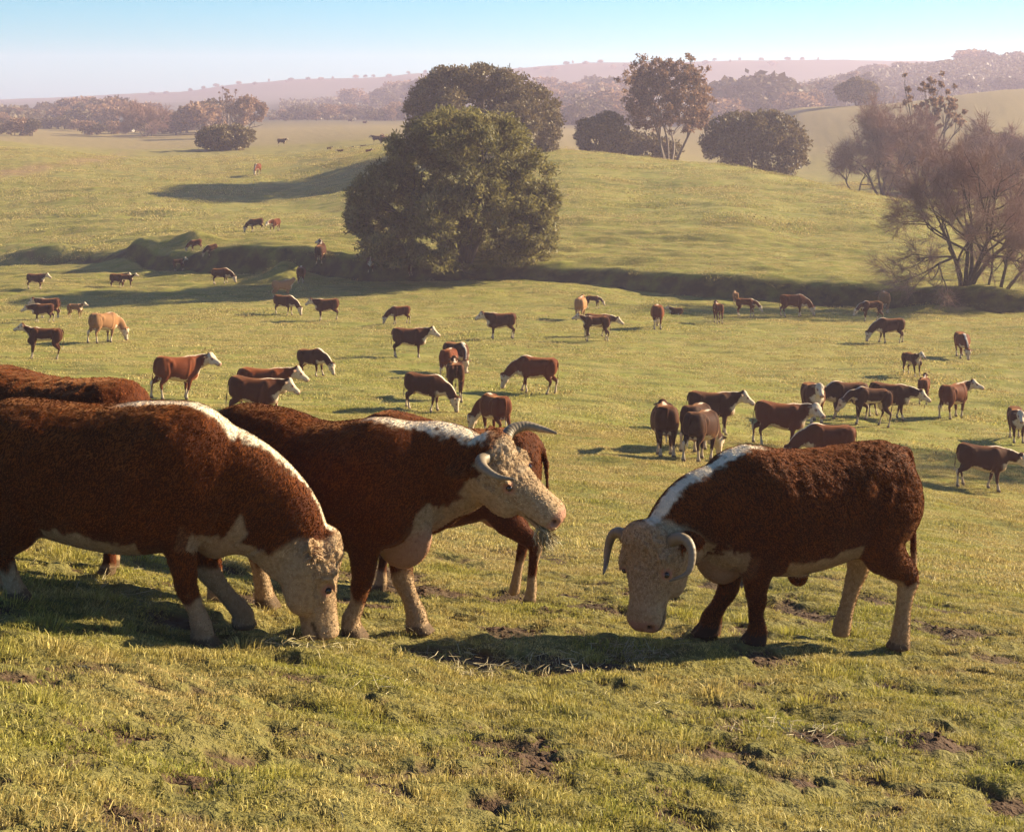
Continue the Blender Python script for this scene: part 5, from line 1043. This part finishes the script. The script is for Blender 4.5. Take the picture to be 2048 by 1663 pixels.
cow('calf', 1188, 682, 46, 184, 'short red animal standing in front of a white tailed companion', s=.98, cat='cow')
cow('low', 1196, 676, 42, 0, 'white tailed animal half hidden behind a short red one', s=.9, cat='cow')
cow('graze', 628, 755, 56, -30, 'bright red cow grazing at a slant with white lower legs')
cow('stand_r', 352, 803, 86, 38, 'cow walking away with a white shoulder patch and white stockings')
cow('stand', 505, 846, 90, 2, 'cow with a curly white head whose lower half is hidden by the bull')
cow('stand', 528, 826, 84, 2, 'cow with a curly white head standing behind another just like it', s=1.0)
cow('graze', 1315, 661, 48, 85, 'cow seen from behind with its rump catching the sun near the lying one', 'red')
cow('lie', 1350, 630, 16, 180, 'dark cow lying in the grass beside a rear facing one', 'dark')
cow('calf', 1436, 648, 40, 92, 'calf seen from behind standing alone in the open', 'red', 'calf')
cow('calf', 1471, 608, 24, 88, 'smallest calf at the edge of the bank shadow', 'tan', 'calf')
cow('calf_low', 1495, 635, 37, -25, 'brown calf looking round near the bank shadow', cat='calf')
cow('graze', 1588, 636, 45, -3, 'cow grazing in profile close under the shaded bank')
cow('calf_low', 1740, 643, 36, 190, 'young cow lowering its head in front of a pale one', cat='cow', s=.95)
cow('stand', 1769, 628, 44, 80, 'pale cow seen from behind at the edge of the bank shadow', 'tan')
cow('graze_b', 1778, 685, 50, 178, 'dark cow grazing in profile with its shadow spread out in front')
cow('graze', 1925, 715, 50, -92, 'cow grazing head on with a broad white stripe down its neck')
cow('calf', 1827, 755, 48, -70, 'calf with a white neck patch standing face on', cat='calf')
cow('calf', 1848, 806, 50, 70, 'calf seen from behind below the white necked calf', cat='calf')
cow('stand_r', 1908, 836, 58, 42, 'red cow with a white head turned away, near the rear facing calf', s=.95)
cow('stand', 2034, 890, 66, -100, 'white faced cow facing the viewer at the edge of the picture')
cow('low', 1962, 982, 88, -4, 'dark red broadside cow with white belly standing apart on the slope', 'brown')
cow('stand', 1425, 866, 84, -4, 'plain brown cow standing broadside behind the dark pair')
cow('stand', 1331, 912, 102, 88, 'round bellied red brown cow seen straight from behind')
cow('graze', 1392, 900, 92, 62, 'black coated cow facing away between two red ones', 'dark')
cow('graze', 1402, 921, 84, 58, 'dark brown cow facing away, lowest of the dark pair', 'dark', s=.98)
cow('stand_r', 1558, 896, 90, -2, 'large brown cow turning its white face to the viewer')
cow('stand', 1628, 850, 78, -88, 'cow facing the viewer with its head low behind the large brown one')
cow('graze', 1652, 946, 90, 176, 'dark cow with white neck grazing, mostly hidden behind the lone bull')
cow('graze', 1688, 840, 56, 184, 'cow with a white crest grazing behind the calf in the middle of the group', s=.98)
cow('calf_low', 1732, 850, 60, 188, 'young red cow with a white shoulder lowering its head', cat='cow', s=1.0)
cow('low', 1780, 836, 54, -16, 'cow with a white crest and lowered white head at the end of the group', s=.95)
# ------------------------------------------------------------------ haze
def build_haze():
    x, y0, y1, zb, zt = 1900, -60, 1690, -16.0, 44.0
    zb = float(ZT.min()) - 4
    V = [(-x, y0, zb), (x, y0, zb), (x, y1, zb), (-x, y1, zb), (-x, y0, zt), (x, y0, zt), (x, y1, zt), (-x, y1, zt)]
    F = [(0, 3, 2, 1), (4, 5, 6, 7), (0, 1, 5, 4), (1, 2, 6, 5), (2, 3, 7, 6), (3, 0, 4, 7)]
    me = bpy.data.meshes.new('haze'); me.from_pydata(V, [], F); m = bpy.data.materials.new('haze'); m.use_nodes = True; nt = m.node_tree; nt.nodes.clear()
    o = nt.nodes.new('ShaderNodeOutputMaterial'); v = nt.nodes.new('ShaderNodeVolumePrincipled'); v.inputs['Color'].default_value = (.90, .76, 1.0, 1)
    v.inputs['Density'].default_value = .00043; v.inputs['Anisotropy'].default_value = .2; nt.links.new(v.outputs[0], o.inputs['Volume']); me.materials.append(m)
    h = link(bpy.data.objects.new('haze', me)); tag(h, kind='stuff')
build_haze()
print('SCRIPT', time.time()-T0)
